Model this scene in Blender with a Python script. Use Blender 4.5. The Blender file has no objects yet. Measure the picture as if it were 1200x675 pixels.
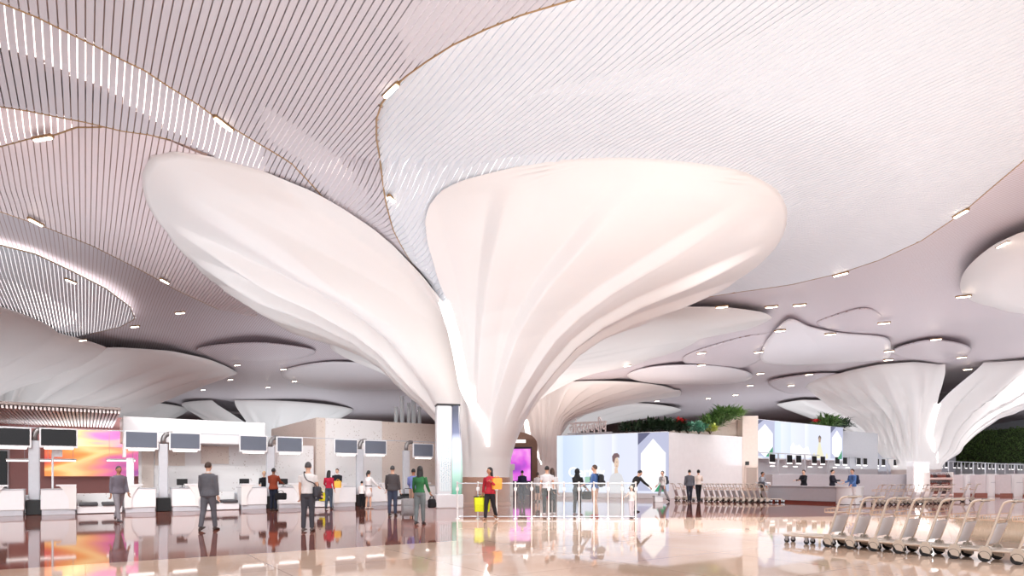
import bpy, bmesh, math, random
from mathutils import Vector, Matrix
from math import sin, cos, pi, radians, sqrt, atan2, floor
R_ = random.Random(7)
SC = bpy.context.scene
COL = SC.collection

# ---------------------------------------------------------------- camera model (1200 x 675 frame)
F, CX, HY, EYE = 720.0, 600.0, 559.0, 1.4
def W(px, py, z):            # photo pixel -> point of the horizontal plane at height z
    Y = (z-EYE)*F/(HY-py)
    return Vector(((px-CX)/F*Y, Y, z))
def G(px, py): return W(px, py, 0.0)
D1 = Vector((-.5703, .8214, 0))      # the hall's two plan axes
D2 = Vector((.8214, .5703, 0))
RZ2 = atan2(.5703, .8214)            # local +x along D2, local +y along D1

def lin(c):
    return tuple(((v/255.)/12.92 if v/255. <= .04045 else ((v/255.+.055)/1.055)**2.4) for v in c)

# ---------------------------------------------------------------- materials
MATS = {}
def mat(name, rgb=(200,200,200), rough=.5, metal=0., emit=0., ecol=None, var=.04, scale=6., spec=.5, coat=0., alpha=1., trans=0., bump=0., bscale=40., sub=0):
    if name in MATS: return MATS[name]
    m = bpy.data.materials.new(name); m.use_nodes = True
    nt = m.node_tree; b = nt.nodes['Principled BSDF']
    c = lin(rgb)
    b.inputs['Roughness'].default_value = rough
    b.inputs['Metallic'].default_value = metal
    b.inputs['Specular IOR Level'].default_value = spec
    b.inputs['Coat Weight'].default_value = coat
    b.inputs['Coat Roughness'].default_value = .05
    b.inputs['Transmission Weight'].default_value = trans
    b.inputs['Alpha'].default_value = alpha
    tc = nt.nodes.new('ShaderNodeTexCoord')
    n = nt.nodes.new('ShaderNodeTexNoise'); n.inputs['Scale'].default_value = scale; n.inputs['Detail'].default_value = 3
    nt.links.new(tc.outputs['Object'], n.inputs['Vector'])
    mx = nt.nodes.new('ShaderNodeMix'); mx.data_type = 'RGBA'
    mx.inputs[6].default_value = (*[max(0, v*(1-var*2)) for v in c], 1)
    mx.inputs[7].default_value = (*[min(1, v*(1+var*2)) for v in c], 1)
    nt.links.new(n.outputs['Fac'], mx.inputs[0])
    nt.links.new(mx.outputs[2], b.inputs['Base Color'])
    if emit > 0:
        b.inputs['Emission Color'].default_value = (*lin(ecol or rgb), 1)
        b.inputs['Emission Strength'].default_value = emit
    if bump > 0:
        n2 = nt.nodes.new('ShaderNodeTexNoise'); n2.inputs['Scale'].default_value = bscale
        nt.links.new(tc.outputs['Object'], n2.inputs['Vector'])
        bp = nt.nodes.new('ShaderNodeBump'); bp.inputs['Strength'].default_value = bump; bp.inputs['Distance'].default_value = .01
        nt.links.new(n2.outputs['Fac'], bp.inputs['Height']); nt.links.new(bp.outputs['Normal'], b.inputs['Normal'])
    MATS[name] = m
    return m

def N(nt, t, **kw):
    n = nt.nodes.new(t)
    for k, v in kw.items(): setattr(n, k, v)
    return n
def ramp(nt, stops, interp='LINEAR'):
    r = nt.nodes.new('ShaderNodeValToRGB'); cr = r.color_ramp; cr.interpolation = interp
    while len(cr.elements) < len(stops): cr.elements.new(.5)
    for e, (p, c) in zip(cr.elements, stops): e.position = p; e.color = (*c, 1)
    return r

# ---------------------------------------------------------------- mesh builder
class MB:
    def __init__(s): s.v = []; s.f = []; s.mi = []; s.cur = 0
    def add(s, vs, fs):
        o = len(s.v); s.v += [tuple(v) for v in vs]
        for f in fs: s.f.append(tuple(o+i for i in f)); s.mi.append(s.cur)
        return s
    def box(s, x0, x1, y0, y1, z0, z1, M=None):
        vs = [Vector((x, y, z)) for z in (z0, z1) for y in (y0, y1) for x in (x0, x1)]
        if M: vs = [M @ v for v in vs]
        return s.add(vs, [(0,2,3,1),(4,5,7,6),(0,1,5,4),(2,6,7,3),(0,4,6,2),(1,3,7,5)])
    def bbox(s, x0, x1, y0, y1, z0, z1, b=.015):      # chamfered box
        b = min(b, (x1-x0)/2.01, (y1-y0)/2.01, (z1-z0)/2.01)
        vs = []; 
        def ring(ix, z): 
            X0, X1, Y0, Y1 = x0+ix, x1-ix, y0+ix, y1-ix
            return [(X0+b,Y0,z),(X1-b,Y0,z),(X1,Y0+b,z),(X1,Y1-b,z),(X1-b,Y1,z),(X0+b,Y1,z),(X0,Y1-b,z),(X0,Y0+b,z)]
        return s.rings([ring(b*.6, z0), ring(0, z0+b), ring(0, z1-b), ring(b*.6, z1)])
    def rings(s, rs, closed=True, cap=True):
        n = len(rs[0]); vs = [p for r in rs for p in r]; fs = []
        for i in range(len(rs)-1):
            for j in range(n if closed else n-1):
                k = (j+1) % n
                fs.append((i*n+j, i*n+k, (i+1)*n+k, (i+1)*n+j))
        if cap and closed:
            fs.append(tuple(range(n-1, -1, -1))); fs.append(tuple((len(rs)-1)*n+j for j in range(n)))
        return s.add(vs, fs)
    def tube(s, pts, r, n=8, cap=True, closed=False, ell=None):
        pts = [Vector(p) for p in pts]; m = len(pts)
        rad = r if isinstance(r, (list, tuple)) else [r]*m
        rs = []; up = None
        for i, p in enumerate(pts):
            a = pts[(i-1) % m] if (closed or i > 0) else p
            b = pts[(i+1) % m] if (closed or i < m-1) else p
            t = (b-a).normalized() if (b-a).length > 1e-9 else Vector((0,0,1))
            if up is None:
                up = Vector((0,0,1)) if abs(t.z) < .9 else Vector((0,1,0))
            x = t.cross(up)
            if x.length < 1e-6: x = t.cross(Vector((1,0,0)))
            x.normalize(); y = x.cross(t).normalized(); up = y
            e = ell or (1, 1)
            rs.append([p + x*cos(2*pi*k/n)*rad[i]*e[0] + y*sin(2*pi*k/n)*rad[i]*e[1] for k in range(n)])
        if closed: rs.append(rs[0])
        return s.rings(rs, cap=cap and not closed)
    def lathe(s, prof, n=24, M=None, cap=True):
        rs = [[Vector((r*cos(2*pi*k/n), r*sin(2*pi*k/n), z)) for k in range(n)] for r, z in prof]
        if M: rs = [[M @ p for p in r] for r in rs]
        return s.rings(rs, cap=cap)
    def ellipsoid(s, c, rx, ry, rz, n=12, m=8, fn=None, M=None):
        rs = []
        for i in range(m+1):
            ph = -pi/2 + pi*i/m
            ph = max(-pi/2+.02, min(pi/2-.02, ph))
            rs.append([Vector((rx*cos(ph)*cos(2*pi*k/n), ry*cos(ph)*sin(2*pi*k/n), rz*sin(ph))) for k in range(n)])
        rs = [[Vector(c) + (M @ (fn(p) if fn else p) if M else (fn(p) if fn else p)) for p in r] for r in rs]
        return s.rings(rs)
    def cyl(s, a, b, r, n=16):
        return s.tube([a, b], r, n)
    def prism(s, poly, y0, y1, axis='y'):
        if axis == 'y': A = [(x, y0, z) for x, z in poly]; B = [(x, y1, z) for x, z in poly]
        elif axis == 'x': A = [(y0, y, z) for y, z in poly]; B = [(y1, y, z) for y, z in poly]
        else: A = [(x, y, y0) for x, y in poly]; B = [(x, y, y1) for x, y in poly]
        return s.rings([A, B])
    def build(s, name, m, parent=None, smooth=False, loc=None, rz=0., fix=True):
        me = bpy.data.meshes.new(name); me.from_pydata(s.v, [], s.f)
        ms = m if isinstance(m, (list, tuple)) else [m]
        for q in ms: me.materials.append(q)
        if len(ms) > 1: me.polygons.foreach_set('material_index', s.mi)
        if fix:
            bm = bmesh.new(); bm.from_mesh(me)
            bmesh.ops.recalc_face_normals(bm, faces=bm.faces); bm.to_mesh(me); bm.free()
        if smooth: me.polygons.foreach_set('use_smooth', [True]*len(me.polygons))
        me.update()
        o = bpy.data.objects.new(name, me); COL.objects.link(o)
        if parent is not None: o.parent = parent
        if loc is not None: o.location = loc
        o.rotation_euler = (0, 0, rz)
        if smooth == 'auto': me.set_sharp_from_angle(angle=radians(40))
        return o
def tag(o, label=None, cat=None, group=None, kind=None):
    if label: o['label'] = label
    if cat: o['category'] = cat
    if group: o['group'] = group
    if kind: o['kind'] = kind
    return o
def empty(name, loc=(0,0,0), rz=0., label=None, cat=None, group=None, kind=None):
    o = bpy.data.objects.new(name, None); COL.objects.link(o); o.empty_display_size = .2
    o.location = loc; o.rotation_euler = (0,0,rz)
    return tag(o, label, cat, group, kind)
def dup(root, loc, rz, label=None, group=None):
    def cp(o, par):
        c = o.copy(); COL.objects.link(c)
        if par is not None: c.parent = par
        for ch in list(o.children):
            cp(ch, c)
        return c
    r = cp(root, None); r.location = loc; r.rotation_euler = (0,0,rz)
    if label: r['label'] = label
    if group: r['group'] = group
    return r
def struct(o, label=None): 
    o['kind'] = 'structure'
    if label: o['label'] = label
    return o
def smooth01(a, b, x):
    t = max(0., min(1., (x-a)/(b-a))) if b != a else float(x > a)
    return t*t*(3-2*t)
def interp(tab, x):
    if x <= tab[0][0]: return tab[0][1]
    for (a, va), (b, vb) in zip(tab, tab[1:]):
        if x <= b: return va + (vb-va)*(x-a)/(b-a)
    return tab[-1][1]
def crom(pts, n=6):                     # Catmull-Rom resample of an open polyline
    P = [Vector(p) for p in pts]; out = []
    for i in range(len(P)-1):
        p0 = P[max(i-1,0)]; p1 = P[i]; p2 = P[i+1]; p3 = P[min(i+2,len(P)-1)]
        for k in range(n):
            t = k/n
            out.append(.5*((2*p1)+(p2-p0)*t+(2*p0-5*p1+4*p2-p3)*t*t+(3*p1-p0-3*p2+p3)*t**3))
    out.append(P[-1]); return out

# shared materials
M_white  = mat('white_panel', (238,238,240), .35, var=.015)
M_frp    = mat('white_moulded_panel', (238,234,232), .38, var=.012, scale=.4)
M_grey   = mat('pale_grey_panel', (196,198,204), .4)
M_black  = mat('black_plastic', (16,16,18), .4)
M_screen = mat('dark_screen_glass', (26,24,26), .12)
M_metal  = mat('champagne_metal', (224,212,200), .34, metal=.5)
M_steel  = mat('brushed_steel', (190,190,194), .3, metal=.9)
M_rubber = mat('black_rubber', (28,28,30), .7)
M_bronze = mat('bronze_trim', (170,138,100), .4, metal=.6)
M_led    = mat('white_led_lens', (255,244,232), .5, emit=14., ecol=(255,236,214), var=0)
M_ledsoft= mat('soft_white_light_bar', (255,250,246), .5, emit=1.9, ecol=(255,250,246), var=0)
WORLD_STR, EXPO, LIT, LITSOFT, LAMP, SUN = 1.0, 0.08, 1.8, .95, 230., 1.0
SIGNX = .5
UPS = .16; UPC = (.84,.94,1.)
UPL = [(9,64,4.8,16,10,5000,(1,.84,.74)),(-3,25.6,1.9,8,3,900),(84,84,2.5,16,30,14000),(0,8,2.2,30,12,6300),(8,20,2.6,20,12,4600),(-18,24,4.2,24,10,4800),(32,38,2.2,34,24,13000),(0,55,4.6,50,20,17000),(56,72,2.2,50,40,40000),(-50,50,4.6,30,30,13000),(0,95,4.6,80,30,30000),(-45,90,6,40,30,9000),(-19,29,2.9,6,4,1300)]
AIMK = 1.
AIMS = [((-2.5,15,11.4),(-2,29.5,3.2),700,22),((-16,11,11.6),(-17,23.5,1),3600,60),((-11,13,11.6),(-11.5,27,1),3600,45),((-6,14,11.6),(-7,31,1),2600,30),
 ((2,17,11.6),(1,18,0),4600,50),((8,17,11.6),(8,18.5,0),6500,52),((14,16,11.6),(14,17.5,0),6500,55),((20,16,11.6),(20,17,0),5000,55),
 ((11,19,11.6),(9,40,2),4200,50),((16,24,11.6),(20,42,2),4500,45),((28,30,11.6),(32,48,2),6000,60),((46,50,11.6),(60,66,2),12000,80),((60,60,11.6),(82,104,6),26000,60)]
PWA, PWC, PWW = 1.8, 122., 9.
# ================================================================= CAMERA, WORLD
cd = bpy.data.cameras.new('camera'); cam = bpy.data.objects.new('camera', cd); COL.objects.link(cam)
cam.location = (0, 0, EYE); cam.rotation_euler = (pi/2, 0, 0)
cd.sensor_width = 36; cd.lens = 36*F/1200; cd.shift_y = (HY-337.5)/1200; cd.clip_end = 500
SC.camera = cam
wd = bpy.data.worlds.new('world'); SC.world = wd; wd.use_nodes = True
bg = wd.node_tree.nodes['Background']; bg.inputs[0].default_value = (.93,.96,1.,1); bg.inputs[1].default_value = WORLD_STR
vs = SC.view_settings; vs.view_transform = 'Standard'; vs.look = 'None'; vs.gamma = 1; vs.use_curve_mapping = False; vs.exposure = EXPO
cy = SC.cycles; cy.use_denoising = True; cy.max_bounces = 8; cy.diffuse_bounces = 5; cy.glossy_bounces = 4; cy.transparent_max_bounces = 16
cy.sample_clamp_indirect = 6.; cy.caustics_reflective = False; cy.caustics_refractive = False

# ================================================================= FLOOR
def floor_mat():
    m = bpy.data.materials.new('polished_granite_floor'); m.use_nodes = True; nt = m.node_tree; b = nt.nodes['Principled BSDF']
    L = nt.links.new
    tc = N(nt, 'ShaderNodeTexCoord')
    mp = N(nt, 'ShaderNodeMapping'); mp.inputs['Rotation'].default_value = (0,0,-RZ2)
    L(tc.outputs['Object'], mp.inputs['Vector'])
    br = N(nt, 'ShaderNodeTexBrick'); br.offset = 0; br.inputs['Scale'].default_value = 1
    br.inputs['Brick Width'].default_value = 2.4; br.inputs['Row Height'].default_value = 2.4
    br.inputs['Mortar Size'].default_value = .008; br.inputs['Mortar Smooth'].default_value = .1
    br.inputs['Color1'].default_value = (1,1,1,1); br.inputs['Color2'].default_value = (.9,.9,.9,1); br.inputs['Mortar'].default_value = (.55,.5,.5,1)
    L(mp.outputs['Vector'], br.inputs['Vector'])
    n1 = N(nt, 'ShaderNodeTexNoise'); n1.inputs['Scale'].default_value = .45; n1.inputs['Detail'].default_value = 6
    n2 = N(nt, 'ShaderNodeTexNoise'); n2.inputs['Scale'].default_value = 55; n2.inputs['Detail'].default_value = 2
    L(tc.outputs['Object'], n1.inputs['Vector']); L(tc.outputs['Object'], n2.inputs['Vector'])
    ad = N(nt, 'ShaderNodeMath', operation='MULTIPLY_ADD'); ad.inputs[1].default_value = .35
    L(n2.outputs['Fac'], ad.inputs[0]); L(n1.outputs['Fac'], ad.inputs[2])
    return m, nt, b, L, br, ad
def granite(name, c0, c1, c2, rough):
    m, nt, b, L, br, ad = floor_mat(); m.name = name
    r = ramp(nt, [(.42, lin(c0)), (.65, lin(c1)), (.9, lin(c2))])
    L(ad.outputs[0], r.inputs[0])
    mx = N(nt, 'ShaderNodeMix', data_type='RGBA', blend_type='MULTIPLY'); mx.inputs[0].default_value = 1
    L(r.outputs[0], mx.inputs[6]); L(br.outputs['Color'], mx.inputs[7]); L(mx.outputs[2], b.inputs['Base Color'])
    b.inputs['Roughness'].default_value = rough; b.inputs['Specular IOR Level'].default_value = .5
    return m
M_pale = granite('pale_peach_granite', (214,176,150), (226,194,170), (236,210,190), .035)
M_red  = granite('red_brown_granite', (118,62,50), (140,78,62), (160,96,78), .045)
def poly_floor(name, pts, z, m):
    mb = MB(); n = len(pts)
    mb.rings([[(p[0], p[1], z-.4) for p in pts], [(p[0], p[1], z) for p in pts]])
    return mb.build(name, m)
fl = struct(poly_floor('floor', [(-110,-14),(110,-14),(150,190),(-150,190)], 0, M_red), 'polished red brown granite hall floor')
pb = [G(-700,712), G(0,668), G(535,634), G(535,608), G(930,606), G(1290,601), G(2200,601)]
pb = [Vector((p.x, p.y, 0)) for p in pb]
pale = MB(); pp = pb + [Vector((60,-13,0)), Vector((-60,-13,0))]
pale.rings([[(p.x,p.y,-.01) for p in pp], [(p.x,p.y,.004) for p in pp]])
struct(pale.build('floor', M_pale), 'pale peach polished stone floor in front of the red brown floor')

# ================================================================= CEILING AND COLUMN SURFACES
H0 = 12.0
PROF = [(0,0),(.125,.004),(.2,.013),(.26,.03),(.36,.07),(.475,.13),(.57,.195),(.66,.275),(.733,.375),(.8,.51),(.875,.715),(.95,.92),(1,1)]
PINV = [(b, a) for a, b in PROF]
def funnel_r(f, R, r0, pw=1.): return r0 + (R-r0)*interp(PROF, f)**pw
def funnel_z(r, R, r0, H, pw=1.): return H*interp(PINV, max(0, (r-r0)/(R-r0))**(1/pw))
def main_pw(th): return 1+PWA*math.exp(-((((th+180) % 360)-180+PWC)/PWW)**2)
def ang_interp(tab, th):                 # tab: sorted (deg, R); periodic, cosine-smoothed
    th = ((th+180) % 360)-180
    T = [(tab[-1][0]-360, tab[-1][1])] + tab + [(tab[0][0]+360, tab[0][1])]
    for (a, va), (b, vb) in zip(T, T[1:]):
        if a <= th <= b:
            t = (th-a)/(b-a) if b > a else 0
            return va+(vb-va)*t
    return tab[0][1]
MAIN_C = Vector((-1.6, 31.5, 0)); MAIN_R0 = 1.4
MAIN_TAB = [(-175,14.2),(-160,14.2),(-148.5,14.7),(-139,15.1),(-133,15.2),(-129.5,14.8),(-127,13.8),(-124.7,12.4),(-105,11.2),(-97,10.4),(-90,10.6),(-76,11.2),(-66,12.2),(-56,13.1),(-47,14.0),(-38,14.4),(-30,14.4),(-17,14.2),(-6,14.0),(7.5,13.8),(30,12.6),(60,11.5),(90,11),(120,12.3),(139,14.9),(150,15.5),(156,15.7),(168,15.0)]
TH_N, F_N = -105., .735
ED_L = [(.735,-105)]; ED_R = [(.735,-105)]     # bounding angles of the two petals above the notch
def main_z(x, y):
    dx, dy = x-MAIN_C.x, y-MAIN_C.y; r = sqrt(dx*dx+dy*dy); th = math.degrees(atan2(dy, dx))
    R = ang_interp(MAIN_TAB, th)
    return (H0 if r >= R else funnel_z(r, R, MAIN_R0, H0, main_pw(th))), r, R
def trace_edges():
    # follow the petals' free edges up the funnel from the notch to the rim
    EL = [(527,360),(521.5,357),(495.5,324),(462,289),(436,267),(399,242.6),(362,222),(307,200),(251,183)]
    ER = [(529,362),(516,335),(507,306),(500,280),(498,258),(503,240),(515,225),(540,211),(580,201),(640,189)]
    def yat(pl, x):
        for (a, ya), (b, yb) in zip(pl, pl[1:]):
            if min(a, b) <= x <= max(a, b): return ya+(yb-ya)*(x-a)/(b-a)
        return None
    def proj(th, f):
        R = ang_interp(MAIN_TAB, th); r = funnel_r(f, R, MAIN_R0, main_pw(th)); a = radians(th)
        X, Y, Z = MAIN_C.x+r*cos(a), MAIN_C.y+r*sin(a), H0*f
        return CX+F*X/Y, HY-F*(Z-EYE)/Y
    def dist(pl, q):
        q = Vector(q); b = 1e9
        for A, B in zip(pl, pl[1:]):
            A, B = Vector(A), Vector(B); ab = B-A; t = max(0, min(1, (q-A).dot(ab)/ab.length_squared)); b = min(b, (q-A-ab*t).length)
        return b
    for i in range(1, 21):
        f = F_N+(1-F_N)*i/20
        p = ED_L[-1][1]; c = min(((dist(EL, proj(p-k*.25, f))+.15*k*.25, p-k*.25) for k in range(-4, 24)))[1]; ED_L.append((f, max(c, -127)))
        p = ED_R[-1][1]; c = min(((dist(ER, proj(p+k*.25, f))+.15*abs(k)*.25, p+k*.25) for k in range(-8, 40)))[1]; ED_R.append((f, c))
trace_edges()
thL = lambda f: interp(ED_L, f)
thR = lambda f: interp(ED_R, f)

def saw(x): x = x-floor(x); return (x/.86) if x < .86 else (1-x)/.14
class Column:
    def __init__(s, C, r0, tab, H=H0, pw=None): s.C = C; s.r0 = r0; s.tab = tab; s.H = H; s.pw = pw or (lambda th: 1.)
    def pt(s, th, f, flute=None):
        R = ang_interp(s.tab, th); r = funnel_r(f, R, s.r0, s.pw(th)); z = s.H*f
        if flute: 
            dz, dr = flute(th, f); z += dz; r += dr
        a = radians(th)
        return Vector((s.C.x+r*cos(a), s.C.y+r*sin(a), z))
    def petal(s, name, parent, ta, tb, m, nf=54, nt=150, flute=None, f0=.115, f1=1.0):
        # ta(f), tb(f): bounding angles (degrees, tb > ta)
        mb = MB(); fs = [f0+(f1-f0)*(i/nf) for i in range(nf+1)]
        rs = []
        for f in fs:
            a, b = ta(f), tb(f)
            rs.append([s.pt(a+(b-a)*j/nt, f, flute)-s.C for j in range(nt+1)])
        # rolled lip: the moulded sheet has thickness, its back face lies 6 cm above
        lip = [p+Vector((0,0,.06)) for p in rs[-1]]
        mb.rings(rs+[lip], closed=False, cap=False)
        return mb.build(name, m, parent, smooth=True, fix=False)

def slat_intervals(loops, u):
    xs = []
    for lp in loops:
        n = len(lp)
        for i in range(n):
            a, b = lp[i], lp[(i+1) % n]
            if (a[0] <= u) != (b[0] <= u):
                xs.append(a[1]+(b[1]-a[1])*(u-a[0])/(b[0]-a[0]))
    xs.sort(); return [(xs[i], xs[i+1]) for i in range(0, len(xs)-1, 2)]
def subtract(iv, holes):
    for ha, hb in holes:
        out = []
        for a, b in iv:
            if hb <= a or ha >= b: out.append((a, b)); continue
            if ha > a: out.append((a, ha))
            if hb < b: out.append((hb, b))
        iv = out
    return iv
def uv(p): return (p[0]*D2.x+p[1]*D2.y, p[0]*D1.x+p[1]*D1.y)
def xy(u, v): return (u*D2.x+v*D1.x, u*D2.y+v*D1.y)

# plan outline of the main column's moulded petals (the slats stop there)
def main_loop():                       # a little inside the free edges, so the slats tuck in above the moulded rim
    c = Column(MAIN_C, MAIN_R0, MAIN_TAB, H0, main_pw); pts = []
    def q(th, f, dth=0.):
        p = c.pt(th, f)-MAIN_C; r = sqrt(p.x**2+p.y**2); th = radians(th)+dth/max(r, 1); r -= .14
        return MAIN_C+Vector((r*cos(th), r*sin(th), 0))
    for i in range(0, 25):
        f = F_N+(1-F_N)*i/24; pts.append(q(thR(f), f, .2))
    th = thR(1)+2.5
    while th < thL(1)+358: pts.append(q(th, 1)); th += 2
    for i in range(24, -1, -1):
        f = F_N+(1-F_N)*i/24; pts.append(q(thL(f)+360, f, -.2))
    return pts
HOLE = [uv(p) for p in main_loop()]

def slat_mat(name, c, rough=.42, sc=.25):
    return mat(name, c, rough, var=.02, scale=sc)
M_slat_g = slat_mat('shade_toned_slats', (206,202,208))  # same white metal slats, darkened in colour where less light falls
M_slat_w = slat_mat('white_slats', (222,226,232))
M_slat_p = slat_mat('rosy_light_toned_slats', (228,214,216))  # same white metal slats, rosy light mixed into the colour
M_back   = mat('dark_ceiling_void', (206,182,170), .9, var=.1, scale=2)
M_backlit= mat('backlit_cove_diffuser', (255,246,240), .6, emit=LIT, ecol=(255,244,238), var=0)
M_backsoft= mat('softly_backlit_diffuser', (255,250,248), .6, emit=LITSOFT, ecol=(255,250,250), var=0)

PITCH, SW = .175, .144
def sheet(px, z0, mslat, label, hfun=None, lit=None, trim=None, step=.7, backm=None, litm=None, gap=1.0):
    """slatted ceiling sheet: every slat a folded strip running along the hall axis, a void or lit diffuser behind the gaps"""
    P = [W(x, y, z0) for x, y in px]; loop = [uv(p) for p in P]
    us = [p[0] for p in loop]; u0 = floor(min(us)/PITCH); u1 = floor(max(us)/PITCH)+1
    hf = hfun or (lambda x, y: 0.)
    def z(x, y):
        fz, r, R = main_z(x, y)
        if r < R: return fz+.07+.05*smooth01(0, 1.5, R-r)
        return 12.07+(z0+hf(x, y)-12.07)*smooth01(0, 3.2, r-R)
    sm, bk, lt = MB(), MB(), MB()
    sw = PITCH-(PITCH-SW)*gap
    for k in range(int(u0), int(u1)+1):
        uc = (k+.5)*PITCH
        ivs = subtract(slat_intervals([loop], uc), slat_intervals([HOLE], uc))
        ua, ub = uc-sw/2, uc+sw/2
        ia = subtract(slat_intervals([loop], ua), slat_intervals([HOLE], ua)); ib = subtract(slat_intervals([loop], ub), slat_intervals([HOLE], ub))
        for q, (a, b) in enumerate(ivs):
            if b-a < .05: continue
            if len(ia) == len(ivs) and len(ib) == len(ivs): (aa, ab), (ba, bb) = ia[q], ib[q]
            else: aa, ab, ba, bb = a, b, a, b
            n = max(1, int((b-a)/step)); rs = []; strip = []; fl = []
            for i in range(n+1):
                t = i/n
                xa = xy(ua, aa+(ab-aa)*t); xb = xy(ub, ba+(bb-ba)*t)
                za, zb = z(*xa), z(*xb)
                rs.append([(xa[0],xa[1],za+.07),(xa[0],xa[1],za),(xb[0],xb[1],zb),(xb[0],xb[1],zb+.07)])
                xm = xy(uc-PITCH/2-.01, a+(b-a)*t); xn = xy(uc+PITCH/2+.01, a+(b-a)*t); zc = max(za, zb)+.075
                strip.append([(xm[0],xm[1],zc),(xn[0],xn[1],zc)])
                fl.append(bool(lit and lit(*xy(uc, a+(b-a)*t))))
            sm.rings(rs, closed=False, cap=False)
            i = 0
            while i < n:
                j = i
                while j < n and fl[j] == fl[i]: j += 1
                (lt if fl[i] else bk).rings(strip[i:j+1], closed=False, cap=False); i = j
    o = struct(sm.build('ceiling', mslat, fix=False), label)
    if bk.f: bk.build('void_backing', backm or M_back, o, fix=False)
    if lt.f: lt.build('lit_backing', litm or M_backlit, o, fix=False)
    if trim:
        for tr in trim:
            pts = []
            for a, b in zip(tr, tr[1:]):
                A, B = W(*a, z0), W(*b, z0); m = max(1, int((B-A).length/.4))
                for i in range(m): 
                    p = A.lerp(B, i/m); pts.append(Vector((p.x, p.y, z(p.x, p.y)+.01)))
            p = W(*tr[-1], z0); pts.append(Vector((p.x, p.y, z(p.x, p.y)+.01)))
            MB().tube(pts, .03, 6).build('edge_trim', M_bronze, o, smooth=True)
    return o

def dist_poly(pts):
    P = [Vector((p[0], p[1])) for p in pts]
    def d(x, y):
        q = Vector((x, y)); best = 1e9
        for a, b in zip(P, P[1:]):
            ab = b-a; t = max(0, min(1, (q-a).dot(ab)/ab.length_squared)); best = min(best, (q-(a+ab*t)).length)
        return best
    return d

S1 = [(-150,-45),(0,3),(43,20),(83,40),(110,53),(143,70),(170,83),(200,103),(233,123),(245,132),(280,155),(307,173),(333,190),(362,210),(399,237),(429,261),(455,283),(488,317),(527,360)]
WE = [(530,362),(516,335),(505,312),(490,280),(475,255),(461,236),(452,215),(445,190),(441,165),(441,140),(447,122),(458,107),(475,90),(500,72),(530,53),(570,34),(610,18),(670,0),(760,-24),(880,-72),(1000,-140),(1150,-260)]
S2 = [(-150,110),(0,125),(33,130),(67,137),(100,143),(143,153),(173,157),(200,163),(247,180)]
S2b= [(143,153),(90,153),(65,158),(33,163),(0,172),(-150,210)]
S3 = [(-150,222),(0,248),(41,262),(58,268),(108,288),(166,317),(207,340),(257,363),(300,372)]
WB = [(820,352),(870,343),(930,333),(985,320),(1030,305),(1080,282),(1126,251),(1161,221),(1200,188),(1300,90),(1400,-30)]
zT, zU, zV, zX = 11.95, 12.1, 12.2, 12.3
dS1 = dist_poly([W(x, y, zT) for x, y in S1]); dS2 = dist_poly([W(x, y, zU) for x, y in S2]); dS2b = dist_poly([W(x, y, zU) for x, y in S2b]); dS3 = dist_poly([W(x, y, zV) for x, y in S3])
dWE = dist_poly([W(x, y, zT) for x, y in WE])
def lift(d, h, w): return lambda x, y: h*(1-smooth01(0, w, d(x, y)))
# overhead sheet
topT = lambda x, y: .25*sin(x*.35+1)*smooth01(0, 5, dS1(x, y))*smooth01(0, 5, dWE(x, y))
sheet(S1+WE+[(-150,-260)], zT, M_slat_g, 'white slatted ceiling sheet directly overhead, toned down for shade', topT, trim=[S1[:-2], WE[2:]],
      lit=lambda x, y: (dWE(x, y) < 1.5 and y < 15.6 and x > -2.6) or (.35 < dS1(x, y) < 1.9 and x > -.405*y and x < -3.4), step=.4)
# U: the cove band below the overhead sheet
sheet([(x, y-6) for x, y in S1]+[(440,330),(360,270),(300,215)]+S2[::-1], zU, M_slat_g, 'shade-toned slatted ceiling cove with light in its gaps below the overhead sheet', lambda x, y: .75*(1-smooth01(0, 2.2, dS1(x, y))),
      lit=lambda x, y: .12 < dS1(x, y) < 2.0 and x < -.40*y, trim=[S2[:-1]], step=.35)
# sliver lobe
sheet([(x, y-4) for x, y in S2[:6]]+S2b, zV-.03, M_slat_p, 'small slatted ceiling leaf with bright gaps', lambda x, y: .4*(1-smooth01(0, 1.5, dS2(x, y))), lit=lambda x, y: dS2(x, y) < 2.2 and x < -13.4, trim=[S2b], step=.5)
# V: sheet around the left petal, slats coloured for rosy light
sheet([(x, y-3) for x, y in S2b[::-1][:-1]]+S2[5:]+[(300,240),(300,340),(300,372)]+S3[::-1][1:], zV, M_slat_p, 'white slatted ceiling sheet tinted for rosy light around the broad left petal', lambda x, y: .5*(1-smooth01(0, 2.5, min(dS2b(x, y), dS2(x, y))))-.25*smooth01(1, 4, dS3(x, y)), trim=[S3[:-1]])
# W: the big white leaf around the right petal
bulge = lambda x, y: -.45*smooth01(0, 6, dWE(x, y))+.5*sin((x-6)*.3)*smooth01(2, 8, dWE(x, y))*smooth01(8, 14, sqrt((x-5)**2+(y-27)**2))
sheet(WE[::-1]+[(560,420),(700,390)]+WB+[(1500,-260)], zT-.02, M_slat_w, 'large white slatted ceiling leaf around the broad right petal', lambda x, y: .35*(1-smooth01(0, 2.5, dWE(x, y))),
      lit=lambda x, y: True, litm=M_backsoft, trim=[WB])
# left bright lobe
LB = [(-150,262),(0,299),(41,309),(83,328),(124,348),(153,369),(158,382),(141,391),(100,400),(40,412),(0,425),(-150,440)]
dLB = dist_poly([W(x, y, zX) for x, y in LB])
sheet(LB, zX-.1, M_slat_w, 'pale slatted ceiling leaf with bright gaps beside the left pillar', lambda x, y: .5*(1-smooth01(0, 3, dLB(x, y))), lit=lambda x, y: dLB(x, y) < 7, litm=M_backsoft, trim=[LB[1:9]], step=1.)

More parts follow.
